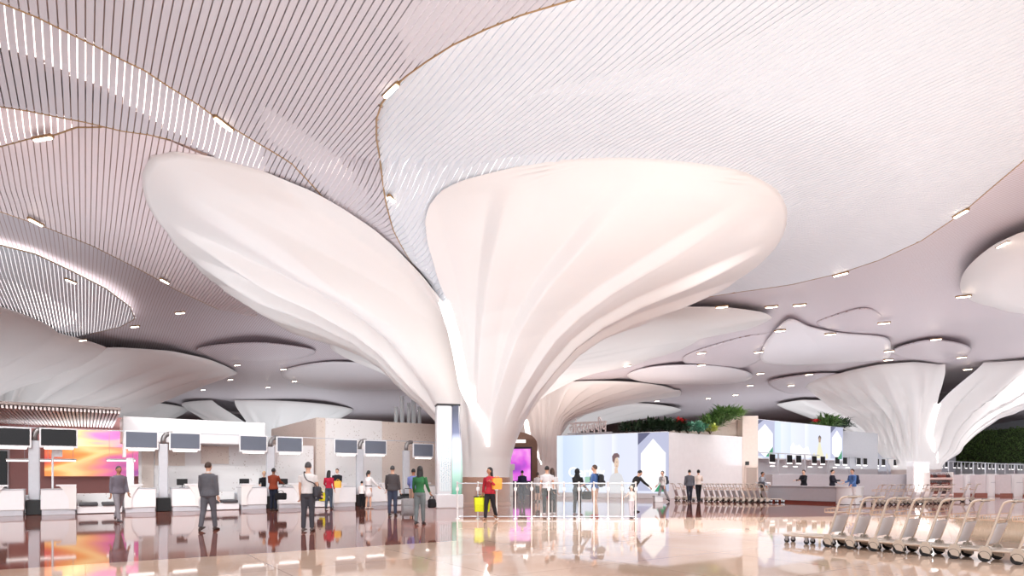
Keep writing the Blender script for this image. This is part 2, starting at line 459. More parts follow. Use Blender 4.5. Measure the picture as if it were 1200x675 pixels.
# base ceiling: one continuous undulating slatted soffit over the whole hall
def stripe_mat(name, c, gapc, pitch, frac):
    m = bpy.data.materials.new(name); m.use_nodes = True; nt = m.node_tree; b = nt.nodes['Principled BSDF']; L = nt.links.new
    tc = N(nt, 'ShaderNodeTexCoord'); d = N(nt, 'ShaderNodeVectorMath', operation='DOT_PRODUCT'); d.inputs[1].default_value = (D2.x/pitch, D2.y/pitch, 0)
    L(tc.outputs['Object'], d.inputs[0])
    fr = N(nt, 'ShaderNodeMath', operation='FRACT'); L(d.outputs['Value'], fr.inputs[0])
    gt = N(nt, 'ShaderNodeMath', operation='GREATER_THAN'); gt.inputs[1].default_value = frac; L(fr.outputs[0], gt.inputs[0])
    mx = N(nt, 'ShaderNodeMix', data_type='RGBA'); mx.inputs[6].default_value = (*lin(c), 1); mx.inputs[7].default_value = (*lin(gapc), 1)
    L(gt.outputs[0], mx.inputs[0]); L(mx.outputs[2], b.inputs['Base Color']); b.inputs['Roughness'].default_value = .38
    bp = N(nt, 'ShaderNodeBump'); bp.invert = True; bp.inputs['Distance'].default_value = .03; bp.inputs['Strength'].default_value = .4
    L(gt.outputs[0], bp.inputs['Height']); L(bp.outputs['Normal'], b.inputs['Normal'])
    return m
M_base = stripe_mat('rose_grey_slatted_soffit', (210,202,208), (172,148,146), .175, .82)
M_lobe = stripe_mat('pale_slatted_leaf', (232,228,232), (206,196,196), .175, .84)
def base_z(x, y):
    u, v = uv((x, y))
    z = 12.42+.24*sin(x*.21+.6*sin(y*.09))*sin(y*.17+.5)+.16*sin(u*.33+1.3)*sin(v*.12)
    z += .75*(1-smooth01(46, 56, y))*(1-smooth01(2, 9, x))
    return z
mb = MB(); xs = [-118+2.0*i for i in range(124)]; ys = [4+1.5*j for j in range(106)]
mb.rings([[(x, y, base_z(x, y)) for x in xs] for y in ys], closed=False, cap=False)
struct(mb.build('ceiling', M_base, smooth=True, fix=False), 'rose grey undulating slatted ceiling over the far hall')
mb = MB(); mb.box(-120,132,3,164,14.3,14.6); struct(mb.build('roof_slab', M_grey), 'flat roof slab above the hall ceiling')

def lobe(px, z0, bulge, label, m=None, n=10):
    P = [W(x, y, z0) for x, y in px]
    P = [Vector((p.x, p.y, 0)) for p in P]
    Q = P+[P[0]]
    out = []
    L = len(P)
    for i in range(L):
        p0, p1, p2, p3 = P[(i-1) % L], P[i], P[(i+1) % L], P[(i+2) % L]
        for k in range(6):
            t = k/6; out.append(.5*((2*p1)+(p2-p0)*t+(2*p0-5*p1+4*p2-p3)*t*t+(3*p1-p0-3*p2+p3)*t**3))
    c = sum(out, Vector())/len(out); rs = []
    rs.append([Vector((p.x, p.y, z0+.08)) for p in out])
    for i in range(n+1):
        t = i/n*.985; 
        rs.append([Vector((p.x+(c.x-p.x)*t, p.y+(c.y-p.y)*t, z0-bulge*.4*sin(t*pi/2)**1.5)) for p in out])
    mb = MB(); mb.rings(rs, cap=True)
    o = struct(mb.build('ceiling', m or M_lobe, smooth=True), label)
    return o
lobe([(925,375),(905,392),(893,410),(894,424),(925,428),(964,427),(1010,424),(1040,420),(1044,408),(1036,396),(985,391),(950,384)], 12.0, .55, 'pale grey ceiling leaf above the far lotus column')
lobe([(957,380),(975,371),(1010,362),(1030,367),(1040,379),(1030,390),(985,390)], 12.2, .5, 'grey ceiling leaf behind the white leaf', M_base)
lobe([(1046,412),(1060,405),(1092,399),(1125,403),(1138,410),(1128,418),(1092,421),(1058,419)], 12.1, .5, 'small mauve ceiling leaf right of the pale grey leaf', M_base)
lobe([(735,440),(760,431),(810,428),(860,432),(882,441),(860,449),(800,451),(755,448)], 12.1, .8, 'pale ceiling leaf above the planted wall')
lobe([(800,420),(860,398),(905,390),(935,385),(910,405),(880,428),(830,436)], 12.3, .5, 'rose brown ceiling leaf behind the far petal', M_base)
lobe([(330,436),(380,425),(440,428),(500,440),(480,455),(400,458),(350,450)], 12.1, .8, 'pale grey ceiling leaf behind the left petal')
lobe([(230,410),(300,402),(370,412),(330,424),(270,424)], 12.3, .5, 'rose ceiling leaf below the left petal', M_base)
lobe([(900,448),(960,438),(1000,442),(985,455),(930,462)], 12.1, .6, 'mauve ceiling leaf left of the far lotus column', M_base)
lobe([(640,440),(680,428),(735,424),(760,432),(720,444),(660,450)], 12.3, .5, 'brown rose ceiling leaf above the middle column', M_base)

# ---------------------------------------------------------------- lotus columns
def fl_main(th, f):
    # overlapping fluted ribs: steps across the angle, strongest half way up, gone at rim, foot and free edges
    a = smooth01(.3, .6, f)*(1-smooth01(.86, .99, f))
    if th > 60 or th < TH_N:                         # ribs of the left petal
        t = th if th > 60 else th+360
        a *= smooth01(2, 50, thL(f)+360-t+50*smooth01(.9,.7,f))*smooth01(0, 8, thL(f)+360-t)
        k = saw((t-120)/16.5+ .5*f)*.85
    else:
        a *= smooth01(0, 16, th-thR(f))*.8
        k = (1-saw((th+100)/21.-.9*f))*.5
    return (-k*a, k*a*.35)
def make_column(C, r0, tab, H, thn, fn, wl, wr, label, flute=None, strip=True, nt=110, nf=40, base=True, m=None, pw=None, ea=None, eb=None):
    c = Column(C, r0, tab, H, pw); m = m or M_frp
    root = empty('lotus_column', C, 0, label, 'column', kind='thing')
    ew = lambda f, w: 0. if f <= fn else w*((f-fn)/(1-fn))**.8
    if flute is not fl_main and flute:
        f0_ = flute
        def flute(th, f):
            d = abs((th-thn+180) % 360-180); k = smooth01(6, 26, d); a, b = f0_(th, f); return a*k, b*k
    eb = eb or (lambda f: thn+ew(f, wr)); ea = ea or (lambda f: thn-ew(f, wl))
    c.petal('petal', root, eb, lambda f: thn+180, m, nf, nt, flute)
    c.petal('petal', root, lambda f: thn+180, lambda f: 360+ea(f), m, nf, nt, flute)
    if strip:
        pts = []; mb = MB(); rs = []
        for i in range(41):
            f = .24+(fn+.01-.24)*i/40
            th = thn + 30*(1-smooth01(.22, .5, f))
            R = ang_interp(tab, th); r = funnel_r(f, R, r0, c.pw(th))+.09; z = H*f; w = (.06+.19*smooth01(.24,.36,f))*(1 if f < fn-.08 else 1)
            a = radians(th); tn = Vector((-sin(a), cos(a), 0)); rd = Vector((cos(a), sin(a), 0))
            p = rd*r+Vector((0,0,z)); rs.append([p-tn*w-rd*.12, p-tn*w, p+tn*w, p+tn*w-rd*.12])
        mb.rings(rs, cap=True); mb.build('light_strip', M_strip, root)
    if base:
        MB().lathe([(r0+.16,0),(r0+.16,.1),(r0+.1,.14),(r0+.1,H*.115),(r0-.1,H*.115+.05)], 48).build('base_cladding', M_tan, root, smooth='auto')
    return root
M_strip = mat('column_light_strip', (255,252,250), .5, emit=2.6, ecol=(255,250,246), var=0)
M_tan = mat('tan_stone_cladding', (176,136,116), .35, var=.05)
make_column(MAIN_C, MAIN_R0, MAIN_TAB, H0, TH_N, F_N, 0, 0, 'huge white lotus column with two broad petals behind the glass barrier', fl_main, nt=300, nf=110, ea=thL, eb=thR, pw=main_pw)
def ring_tab(pairs): return sorted(pairs)
def fl_far(k, amp, sgn=1):
    def fn(th, f):
        a = smooth01(.2, .45, f)*(1-smooth01(.8, .99, f)); v = saw(sgn*th/k+.5*f)*amp
        return (-v*a, v*a*.3)
    return fn
def tab_from(C, pts, fill, H=H0):
    T = []
    for x, y in pts:
        p = W(x, y, H); d = p-C; T.append((math.degrees(atan2(d.y, d.x)), sqrt(d.x**2+d.y**2)))
    T += fill; return sorted(T)
c2 = Vector((44, 67, 0))
make_column(c2, 2.2, tab_from(c2, [(945,455),(985,438),(1030,428),(1070,425),(1100,428)], [(-85,10),(-70,12),(-45,15),(-20,17),(0,17.5),(30,16),(60,13),(100,11),(130,10.5)]), H0, -101, .72, 8, 10,
            'white lotus column at the far right rising behind the long mauve wall', fl_far(13, 1.15))
c3 = Vector((3.4, 75, 0))
make_column(c3, 2.2, tab_from(c3, [(640,452),(665,448),(710,447),(760,450),(790,457),(795,465)], [(0,17),(30,15),(60,13),(100,12),(140,12),(170,10),(-160,9.5),(-130,8.5),(-110,8)]), H0, -118, .66, 12, 12,
            'rose white lotus column behind the glowing purple screen', fl_far(14, .9), pw=lambda th: 1+2.2*smooth01(70, 20, abs(th+10)))
c4 = Vector((-50, 60, 0))
make_column(c4, 1.3, tab_from(c4, [(40,415),(90,409),(140,408),(200,412),(242,421)], [(8,22),(30,17),(60,13),(100,12),(150,12),(-170,13),(-130,14)]), H0, -150, .75, 8, 8, 'lotus column at the far left edge with one long ribbed petal', fl_far(10, 1.5, -1), strip=False)
c5 = Vector((-46, 47.5, 0))
make_column(c5, 1.2, tab_from(c5, [(0,360),(40,374),(68,391)], [(12,13),(60,12),(120,13),(180,13),(-100,14),(-60,15.5)]), H0, 150, .75, 8, 8, 'lotus column outside the left edge showing only a peach petal tip', fl_far(18, .3), strip=False)
c6 = Vector((-1, 55, 0))
make_column(c6, 1.2, tab_from(c6, [(381,390),(401,384),(440,384),(700,366),(780,361),(850,361),(895,367),(905,373),(880,385),(820,397)], [(-100,12.5),(0,13.5),(40,12),(90,12),(140,13),(180,13),(-165,14.5),(-150,15)]), H0, -100, .8, 10, 10, 'lotus column directly behind the huge column', fl_far(16, .3), strip=False, pw=lambda th: 1+7*smooth01(80, 30, abs(th+30)))
c8 = Vector((39, 36, 0))
make_column(c8, 1.2, tab_from(c8, [(1200,272),(1165,288),(1138,310),(1126,330),(1135,350),(1165,360)], [(140,6.2),(115,5),(60,6),(0,9),(-60,13),(-100,13)]), H0, 30, .75, 8, 8, 'lotus column outside the right edge showing a peach petal tip', fl_far(18, .15), strip=False, pw=lambda th: 8.)
c9 = Vector((56, 90, 0))
make_column(c9, 1.2, tab_from(c9, [(910,474),(940,469),(980,470)], [(160,14),(120,12),(60,12),(0,13),(-60,13),(-100,13)]), H0, -60, .75, 8, 8, 'peach lotus column farthest right behind the white lotus column', fl_far(18, .4), strip=False)
c10 = Vector((8, 104, 0))
make_column(c10, 1.3, [(-180,13),(-135,14),(-90,16),(-50,19),(-20,20),(20,17),(60,14),(120,13)], H0, -120, .75, 8, 8, 'farthest peach lotus column between the planted wall and the rose column', fl_far(16, .5), strip=False, pw=lambda th: 3.)
c11 = Vector((-38, 96, 0))
make_column(c11, 1.3, [(-180,12),(-135,12),(-90,11),(-45,12),(0,13),(45,12),(90,12),(135,12)], H0, -100, .75, 8, 8, 'dim lotus column above the white bulkhead', fl_far(24, .8), strip=False)
c12 = Vector((-62, 92, 0))
make_column(c12, 1.3, [(-180,11),(-135,11),(-90,10),(-45,11),(0,12),(45,12),(90,12),(135,12)], H0, -100, .75, 8, 8, 'dim lotus column above the glowing art wall', fl_far(24, .8), strip=False)

# ---------------------------------------------------------------- ceiling fixtures (bright bars set in the seams)
FIX = [(458,107,1),(262,146,1),(50,163,1),(42,261,1),(461,236,1),(193,330,1),(83,330,1),(158,383,0),(97,399,0),(211,367,0),(1126,251,1),(1175,287,1),(985,322,1),(937,358,0),(1129,348,0),(1193,351,0),
       (381,393,0),(448,402,0),(278,428,0),(189,448,0),(332,433,0),(345,447,0),(270,445,0),(238,457,0),(314,454,0),(160,461,0),(1036,379,0),(1042,412,0),(914,388,0),(889,413,0),(1097,398,0),(1127,419,0),(1134,433,0),(891,438,0),(948,439,0),(1041,422,0),
       (725,418,0),(822,414,0),(735,429,0),(822,428,0),(660,430,0),(642,442,0),(904,360,0),(846,360,0),(973,392,0),(879,452,0),(927,452,0),(830,467,0),(770,470,0),(862,463,0)]
LOOK = {0:'bright ceiling light bar on the edge of the white slatted leaf above the huge column',1:'bright ceiling light bar on the seam of the overhead sheet',2:'bright ceiling light bar on the small slatted leaf at upper left',
        3:'bright ceiling light bar on the rose seam by the left edge',4:'bright ceiling light bar above the notch between the two broad petals',5:'ceiling light bar below the tip of the broad left petal on the rose seam',
        6:'ceiling light bar above the pale slatted leaf at the left',10:'bright ceiling light bar on the right edge of the white slatted leaf',11:'bright ceiling light bar beside the peach petal tip at the right edge',
        12:'ceiling light bar on the lower right edge of the white slatted leaf'}
DIRS = {0:(448,118,470,97),1:(247,134,278,158),2:(40,165,62,161),3:(30,255,55,268),4:(455,231,467,243),5:(186,326,199,333),6:(73,325,90,332),10:(1119,255,1133,247),11:(1167,291,1182,283),12:(977,323,993,319)}
def fixture(i, x, y, big):
    if big: z = {0:11.9,1:11.88,4:11.3,10:11.85,11:11.95,12:11.85}.get(i, 12.0)
    else: z = 11.85
    p = W(x, y, z)
    lab = LOOK.get(i, 'small recessed ceiling light glowing far across the hall ceiling')
    e = DIRS.get(i, (x-6, y+.6, x+6, y-.6)); A, B = W(e[0], e[1], z), W(e[2], e[3], z); ang = atan2(B.y-A.y, B.x-A.x)
    r = empty('ceiling_light', p, ang, lab, 'light', None if i in LOOK else 'small far ceiling lights')
    s = .34 if big else .33
    hz = MB(); hz.bbox(-s-.06, s+.06, -.075, .075, 0, .1, .02); hz.build('housing', M_bronze, r)
    ln = MB(); ln.bbox(-s, s, -.055, .055, -.035, .03, .02); ln.build('lens', M_led, r)
    return p
FP = [fixture(i, *f) for i, f in enumerate(FIX)]
# ================================================================= CHECK-IN HALL (left): built in the frame of its counter row
L0 = Vector((-17.1, 22.4, 0))            # front line of the counters; local x along D2, local y away from the camera
def P2(t, o=0., z=0.): return L0 + D2*t + D1*o + Vector((0,0,z))

def speckle(name, base, chips, dens=.6, sc=9.):
    m = bpy.data.materials.new(name); m.use_nodes = True; nt = m.node_tree; b = nt.nodes['Principled BSDF']; L = nt.links.new
    tc = N(nt, 'ShaderNodeTexCoord')
    v = N(nt, 'ShaderNodeTexVoronoi'); v.inputs['Scale'].default_value = sc; L(tc.outputs['Object'], v.inputs['Vector'])
    r = ramp(nt, [(0, lin(chips)), (.18, lin(chips)), (.24, lin(base))]); L(v.outputs['Distance'], r.inputs[0])
    n = N(nt, 'ShaderNodeTexNoise'); n.inputs['Scale'].default_value = .8; L(tc.outputs['Object'], n.inputs['Vector'])
    g = ramp(nt, [(.42, (0,0,0)), (.6, (1,1,1))]); L(n.outputs['Fac'], g.inputs[0])
    mx = N(nt, 'ShaderNodeMix', data_type='RGBA'); mx.inputs[6].default_value = (*lin(base), 1); L(g.outputs[0], mx.inputs[0]); L(r.outputs[0], mx.inputs[7])
    L(mx.outputs[2], b.inputs['Base Color']); b.inputs['Roughness'].default_value = .4
    return m
M_terr_t = speckle('tan_terrazzo', (222,208,198), (176,152,136))
M_terr_w = speckle('white_terrazzo', (236,234,234), (200,192,188), sc=7.)
def ypanel(name, t0, t1, o, z0, z1, m, th=.25):
    mb = MB(); mb.box(0, t1-t0, 0, th, z0, z1); return mb.build(name, m, None, loc=P2(t0, o), rz=RZ2)

# lower back wall behind the counters (white terrazzo with panel joints), higher tan terrazzo block at its right
struct(ypanel('wall_checkin', 3.15, 10.6, 2.6, 0, 2.95, M_terr_w), 'white speckled wall behind the check-in counters')
for t0, t1, z0, z1 in [(3.75,4.9,1.9,2.75),(5.55,6.7,2.0,2.8),(3.25,3.7,.2,2.8)]:
    struct(ypanel('trim_checkin', t0, t1, 2.55, z0, z1, M_terr_t, .04), 'tan terrazzo inlay on the white check-in wall')
mb = MB(); mb.box(0, 2.5, 0, 9, 0, 4.36); struct(mb.build('wall_terrazzo', M_terr_t, loc=P2(10.7, 2.5), rz=RZ2), 'tan speckled terrazzo block left of the totem')
mb = MB(); mb.box(0, 3.0, -.06, .1, 0, 4.36); struct(mb.build('wall_terrazzo', M_terr_w, loc=P2(11.15, 2.5), rz=RZ2), 'white terrazzo facing on the tan block')
mb = MB(); mb.box(0, 4.3, 0, 9, 0, 4.34); struct(mb.build('wall_terrazzo', M_terr_t, loc=P2(13.2, 2.45), rz=RZ2), 'tan speckled terrazzo wall beside the totem')
mb = MB(); mb.box(-.04, 6.15, -.03, .02, 0, .12); struct(mb.build('baseboard_terrazzo', M_grey, loc=P2(10.7, 2.4), rz=RZ2))
# glass tubes standing on the top of the tan wall next to the column
M_glass = mat('pale_clear_glass', (235,242,245), .05, alpha=.35, var=0)
for i, (dx, h, r) in enumerate([(0,.9,.11),(.35,1.5,.12),(.75,1.15,.1),(1.05,1.75,.13),(1.4,1.0,.1)]):
    t = empty('glass_cylinder', P2(15.2+dx, 3.0, 4.34), RZ2, ['shortest clear glass cylinder on top of the tan terrazzo wall','tall clear glass cylinder second on the tan wall top','middle clear glass cylinder of five on the tan wall top','tallest clear glass cylinder on the tan wall top','last clear glass cylinder on the wall top nearest the column'][i], 'cylinder', 'glass cylinders on the terrazzo wall')
    MB().lathe([(r,0),(r,h),(r*.9,h),(r*.9,.02)], 20, cap=False).build('tube', M_glass, t, smooth=True)
    MB().lathe([(r+.02,0),(r+.02,.06),(r*.5,.06)], 20).build('foot_ring', M_steel, t)

# white bulkhead over the counters
b = MB(); b.bbox(0, 5.5, 0, 2.4, 2.85, 3.86, .02); b.box(0, .12, 0, .3, 2.2, 2.9)
struct(b.build('wall_bulkhead', M_white, loc=P2(2.51, 1.25), rz=RZ2), 'white bulkhead over the check-in counters')
# red-brown inner wall with the glowing art panel, slatted soffit above it
M_redwall = mat('dusty_rose_wall', (172,122,118), .5, var=.05, scale=1)
struct(ypanel('wall_back', -14, 9.5, 8.6, 0, 4.4, M_redwall, .3), 'dusty rose inner wall behind the check-in hall')
def art_mat():
    m = bpy.data.materials.new('abstract_colour_art'); m.use_nodes = True; nt = m.node_tree; b = nt.nodes['Principled BSDF']; L = nt.links.new
    tc = N(nt, 'ShaderNodeTexCoord'); mp = N(nt, 'ShaderNodeMapping'); mp.inputs['Scale'].default_value = (.3,1,1.1); mp.inputs['Rotation'].default_value = (0,.35,0)
    L(tc.outputs['Object'], mp.inputs['Vector'])
    n = N(nt, 'ShaderNodeTexNoise'); n.inputs['Scale'].default_value = .75; n.inputs['Detail'].default_value = 2.5; n.inputs['Distortion'].default_value = .5; L(mp.outputs[0], n.inputs['Vector'])
    sx = N(nt, 'ShaderNodeSeparateXYZ'); L(tc.outputs['Object'], sx.inputs[0])
    m3 = N(nt, 'ShaderNodeMath', operation='MULTIPLY_ADD'); m3.inputs[1].default_value = .85/AW; m3.inputs[2].default_value = -.02; L(sx.outputs['X'], m3.inputs[0])
    m4 = N(nt, 'ShaderNodeMath', operation='MULTIPLY_ADD'); m4.inputs[1].default_value = -.10; m4.inputs[2].default_value = .26; L(sx.outputs['Z'], m4.inputs[0])
    m5 = N(nt, 'ShaderNodeMath', operation='ADD'); L(m3.outputs[0], m5.inputs[0]); L(m4.outputs[0], m5.inputs[1])
    ma = N(nt, 'ShaderNodeMath', operation='MULTIPLY_ADD'); ma.inputs[1].default_value = 1.25; L(n.outputs['Fac'], ma.inputs[0])
    m6 = N(nt, 'ShaderNodeMath', operation='SUBTRACT'); m6.inputs[1].default_value = .46; L(m5.outputs[0], m6.inputs[0]); L(m6.outputs[0], ma.inputs[2])
    r = ramp(nt, [(0, lin((222,110,140))), (.16, lin((212,76,78))), (.30, lin((240,156,84))), (.42, lin((250,216,150))), (.54, lin((240,166,120))), (.66, lin((214,110,160))), (.82, lin((150,84,152))), (1, lin((226,170,196)))])
    L(ma.outputs[0], r.inputs[0]); L(r.outputs[0], b.inputs['Base Color']); L(r.outputs[0], b.inputs['Emission Color']); b.inputs['Emission Strength'].default_value = .75; b.inputs['Roughness'].default_value = .4
    return m
def tpx(px, o):
    r = (px-600)/720.; bx = L0+D1*o; return (r*bx.y-bx.x)/(D2.x-r*D2.y)
AT0, AT1 = tpx(52, 8.4), tpx(185, 8.4); AW = AT1-AT0
ar = empty('art_panel', P2(AT0, 8.5, 0), RZ2, 'long glowing abstract art panel in red, orange and purple on the rose wall', 'artwork')
MB().bbox(0, AW, -.1, .06, 1.44, 3.72, .02).build('picture', art_mat(), ar)
fr = MB(); fr.box(-.05,AW+.05,-.06,.07,1.38,1.44); fr.box(-.05,AW+.05,-.06,.07,3.72,3.78); fr.build('frame', M_redwall, ar)
# low slatted soffit over the art wall
M_soff = mat('white_soffit_slats', (222,214,212), .45)
b = MB()
for k in range(116): b.box(-11.5+k*.12, -11.5+k*.12+.07, -.2, 8.2, 3.84, 3.96)
so_ = struct(b.build('ceiling_soffit', M_soff, loc=P2(0, .2), rz=RZ2), 'low white slatted soffit over the art wall')
b = MB(); b.box(-12, 2.4, -.25, 8.25, 3.98, 4.08); struct(b.build('soffit_deck', mat('soffit_deck_grey', (150,138,134), .7), loc=P2(0, .2), rz=RZ2), 'grey deck above the slatted soffit')
# linear lamps hanging in front of the art wall
def lamp_bar(t, o, z, w, lab):
    r = empty('linear_lamp', P2(t, o, z), RZ2, lab, 'lamp')
    MB().bbox(-w/2, w/2, -.04, .04, -.03, .03, .01).build('lens', M_ledsoft, r)
    MB().bbox(-w/2-.02, w/2+.02, -.05, .05, .03, .09, .01).build('housing', M_white, r)
    s = MB(); s.cyl((-w/2+.1,0,.09), (-w/2+.1,0,3.82-z), .008, 6); s.cyl((w/2-.1,0,.09), (w/2-.1,0,3.82-z), .008, 6); s.build('rod', M_steel, r)
for px, w, lab in [(20,.7,'slim white hanging lamp bar left of the leftmost counter post'),(45,.85,'slim white hanging lamp bar beside the leftmost counter post'),(75,.85,'slim white hanging lamp bar in front of the red end of the art'),(142,1.1,'slim white hanging lamp bar in front of the purple end of the art')]:
    r = (px-600)/720.; o = 5.; bx = L0+D1*o; t = (r*bx.y-bx.x)/(D2.x-r*D2.y); lamp_bar(t, o, 1.4+19*(bx.y+D2.y*t)/720, w, lab)
# dark wall-screen in the left corner of the inner wall
r = empty('wall_screen', P2(-2.2, 8.45, 0), RZ2, 'dark upright screen on the inner wall at the far left', 'screen')
MB().bbox(-.5, .5, 0, .12, .9, 2.6, .02).build('panel', M_screen, r); MB().bbox(-.56, .56, .04, .14, .84, 2.66, .02).build('frame', M_grey, r)

# ---------------------------------------------------------------- counters, posts, screens, belts
def make_counter(label, mir):
    r = empty('checkin_counter', (0,0,0), 0, label, 'counter', 'white check-in counters')
    s = -1 if mir else 1                                       # s=+1: tall screen panel towards +x
    W2 = .53
    MB().bbox(-W2, W2, .02, .8, .2, .93, .02).build('body', M_white, r)
    MB().bbox(-W2+.03, W2-.03, .05, .76, 0, .2, .01).build('plinth', M_grey, r)
    # tall front panel with the swooping inner edge
    poly = [(s*W2,.2),(s*W2,1.1),(-s*.05,1.1)]
    for k in range(9):
        a = k/8; poly.append((s*(-.05+.33*a), 1.1-.45*a**1.7 - .02*sin(a*pi)))
    poly += [(s*.30,.55),(s*.31,.2)]
    if mir: poly = poly[::-1]
    MB().prism(poly, -.03, .03).build('front_panel', M_frp, r)
    MB().prism([(s*W2, 1.06), (s*W2, 1.12), (-s*.08, 1.12), (-s*.08, 1.06)][::(1 if mir else -1)], -.05, .3).build('ledge', M_white, r)
    MB().bbox(-W2-.01, W2+.01, 0, .82, .93, .965, .012).build('worktop', M_grey, r)
    return r
t_int = [(-1.6,-.54),(-.06,.98),(2.49,3.61),(4.15,5.2),(6.75,7.79),(8.33,9.3),(10.78,11.81),(12.62,13.4),(15.2,16.15)]
clab = ['white check-in counter cut by the left frame edge','white check-in counter under the second black screen, a lamp post rising behind it','white check-in counter at the left end of the white bulkhead',
  'white check-in counter behind the man in the grey suit','white check-in counter left of the man in the rust jacket','white check-in counter right of the man in the rust jacket','white check-in counter with the agent in a black suit behind it',
  'white check-in counter behind the woman in the white dress','white check-in counter beside the woman in the green sweater']
for i, (a, b_) in enumerate(t_int):
    c = make_counter(clab[i], i % 2 == 0)
    c.location = P2((a+b_)/2); c.rotation_euler = (0,0,RZ2)
# checkpoint: small desk monitor on some counters
def desk_monitor(t, o, lab):
    r = empty('desk_monitor', P2(t, o, .965), RZ2+pi, lab, 'monitor')
    MB().bbox(-.2,.2,-.015,.015,.1,.36,.01).build('panel', M_black, r); m = MB(); m.bbox(-.1,.1,-.07,.07,0,.015,.005); m.cyl((0,0,.01),(0,0,.15),.015,8); m.build('stand', M_black, r)
desk_monitor(4.55, .45, 'small black desk monitor on the counter left of the grey-suited man')
desk_monitor(6.95, .45, 'small black desk monitor on the counter left of the rust jacket')
desk_monitor(8.6, .5, 'small black desk monitor on the counter right of the rust jacket')

def make_post(label, half=False):
    r = empty('signal_post', (0,0,0), 0, label, 'post', 'curved grey counter posts')
    MB().bbox(-.17,.17,-.1,.1,.55,2.75,.03).build('shaft', M_grey, r)
    MB().bbox(-.24,.24,-.2,.25,0,.55,.02).build('black_base', M_black, r)
    pts = [(0,0,2.75),(0,0,2.92),(.03,0,3.04),(.1,0,3.13),(.2,0,3.17),(.34,0,3.18)]
    MB().tube([(x,y,z) for x,y,z in pts], .1, 10, ell=(1,1)).build('bent_top', mat('grey_bent_metal', (140,136,136), .3, metal=.6), r, smooth=True)
    return r
plab = ['curved grey post between the two leftmost black screens','curved grey post at the left part of the white bulkhead','curved post between the pair of screens above the rust jacket man','curved post between the pair of screens above the black-suited agent','curved post with a dark bent top beside the rightmost check-in screen']
for i, t in enumerate([-.28, 3.88, 8.06, 12.2, 14.65]):
    p = make_post(plab[i]); p.location = P2(t, .55); p.rotation_euler = (0,0,RZ2)
M_scr_far = mat('matt_black_screen', (20,20,22), .5, spec=.15)
M_scr_g = mat('screen_painted_reflection', (92,96,108), .15, emit=.22, ecol=(110,116,130), var=.1, scale=1)  # black glass like the others; its grey reflection painted in with a faint glow
def make_screen(label, m):
    r = empty('checkin_screen', (0,0,0), 0, label, 'screen', 'check-in screens over the counters')
    MB().bbox(-.58,.58,-.02,.07,-.33,.40,.015).build('frame', M_white, r)
    MB().bbox(-.53,.53,-.032,.0,-.25,.36,.006).build('display', m, r)
    MB().bbox(-.44,.44,-.035,.05,-.385,-.325,.01).build('light_bar', M_ledsoft, r)
    k = MB(); k.box(-.04,.04,.07,.4,-.1,.06); k.build('bracket', M_steel, r)
    return r
scx = [(13,513.5),(69,514.5),(166,517),(217,518.5),(297,521),(339.5,522.5),(405.5,524.5),(440,525.5),(496,529)]
slab = ['black check-in screen cut by the left frame edge','black check-in screen in front of the red art','grey check-in screen at the left end of the white bulkhead','grey check-in screen up and left of the man in the grey suit','grey check-in screen left of the pair above the rust jacket',
  'grey check-in screen above the man in the white shirt','grey check-in screen above the black-suited agent','grey check-in screen above the woman in the white dress','rightmost grey check-in screen hung beside the totem']
for i, (px, py) in enumerate(scx):
    o = .35; r = (px-600)/720.; bx = L0+D1*o; t = (r*bx.y-bx.x)/(D2.x-r*D2.y); Y = bx.y+D2.y*t
    q = make_screen(slab[i], M_screen if i < 2 else M_scr_g); q.location = P2(t, o, 1.4+(559-py)*Y/720); q.rotation_euler = (0,0,RZ2)
# overhead rail carrying the screens
mb = MB(); mb.box(-3.5, 16.8, -.02, .02, 3.2, 3.235); rl = mb.build('screen_rail', M_grey, loc=P2(0, .55), rz=RZ2); tag(rl, 'thin grey rail carrying the row of check-in screens', 'rail')
def make_belt(label):
    r = empty('baggage_belt', (0,0,0), 0, label, 'conveyor', 'baggage scales between the counters')
    MB().bbox(-.72,.72,.05,1.2,.02,.3,.02).build('base', M_white, r)
    for s in (-1, 1):
        q = MB(); q.bbox(s*.36-.3, s*.36+.3, -.02, 1.1, .3, .42, .03); q.build('belt', mat('dark_grey_belt', (70,70,74), .6), r)
    MB().bbox(-.74,.74,1.2,1.5,0,.75,.02).build('back_step', M_terr_w, r)
    return r
for i, t in enumerate([1.73, 5.97, 10.04, 14.25]):
    q = make_belt(['low white baggage scale in front of the art wall','low white baggage scale behind the legs of the grey-suited man','low white baggage scale behind the woman in the red top','low white baggage scale behind the man in the leather jacket'][i]); q.location = P2(t, .1); q.rotation_euler = (0,0,RZ2)
# conveyor behind
mb = MB(); mb.bbox(-3, 16.2, 0, .7, 0, .7, .03); cv = mb.build('conveyor', M_grey, loc=P2(0, 1.75), rz=RZ2); tag(cv, 'long grey baggage conveyor running behind the counters', 'conveyor')
# white lamp/flag post by counter two
r = empty('flag_sign', P2(.25, .9, .965), RZ2, 'thin white post with a small square sign above the second counter', 'sign')
MB().cyl((0,0,0),(0,0,1.35),.035,10).build('pole', M_white, r); MB().bbox(-.02,.3,-.03,.03,1.2,1.5,.01).build('plate', M_white, r)
r = empty('queue_post', P2(2.75, .9, .965), RZ2, 'white upright post at the left end of the bulkhead counter', 'post')
MB().bbox(-.13,.13,-.05,.05,0,1.2,.02).build('panel', M_white, r); MB().bbox(-.13,.16,-.2,.2,0,.03,.01).build('foot', M_white, r)

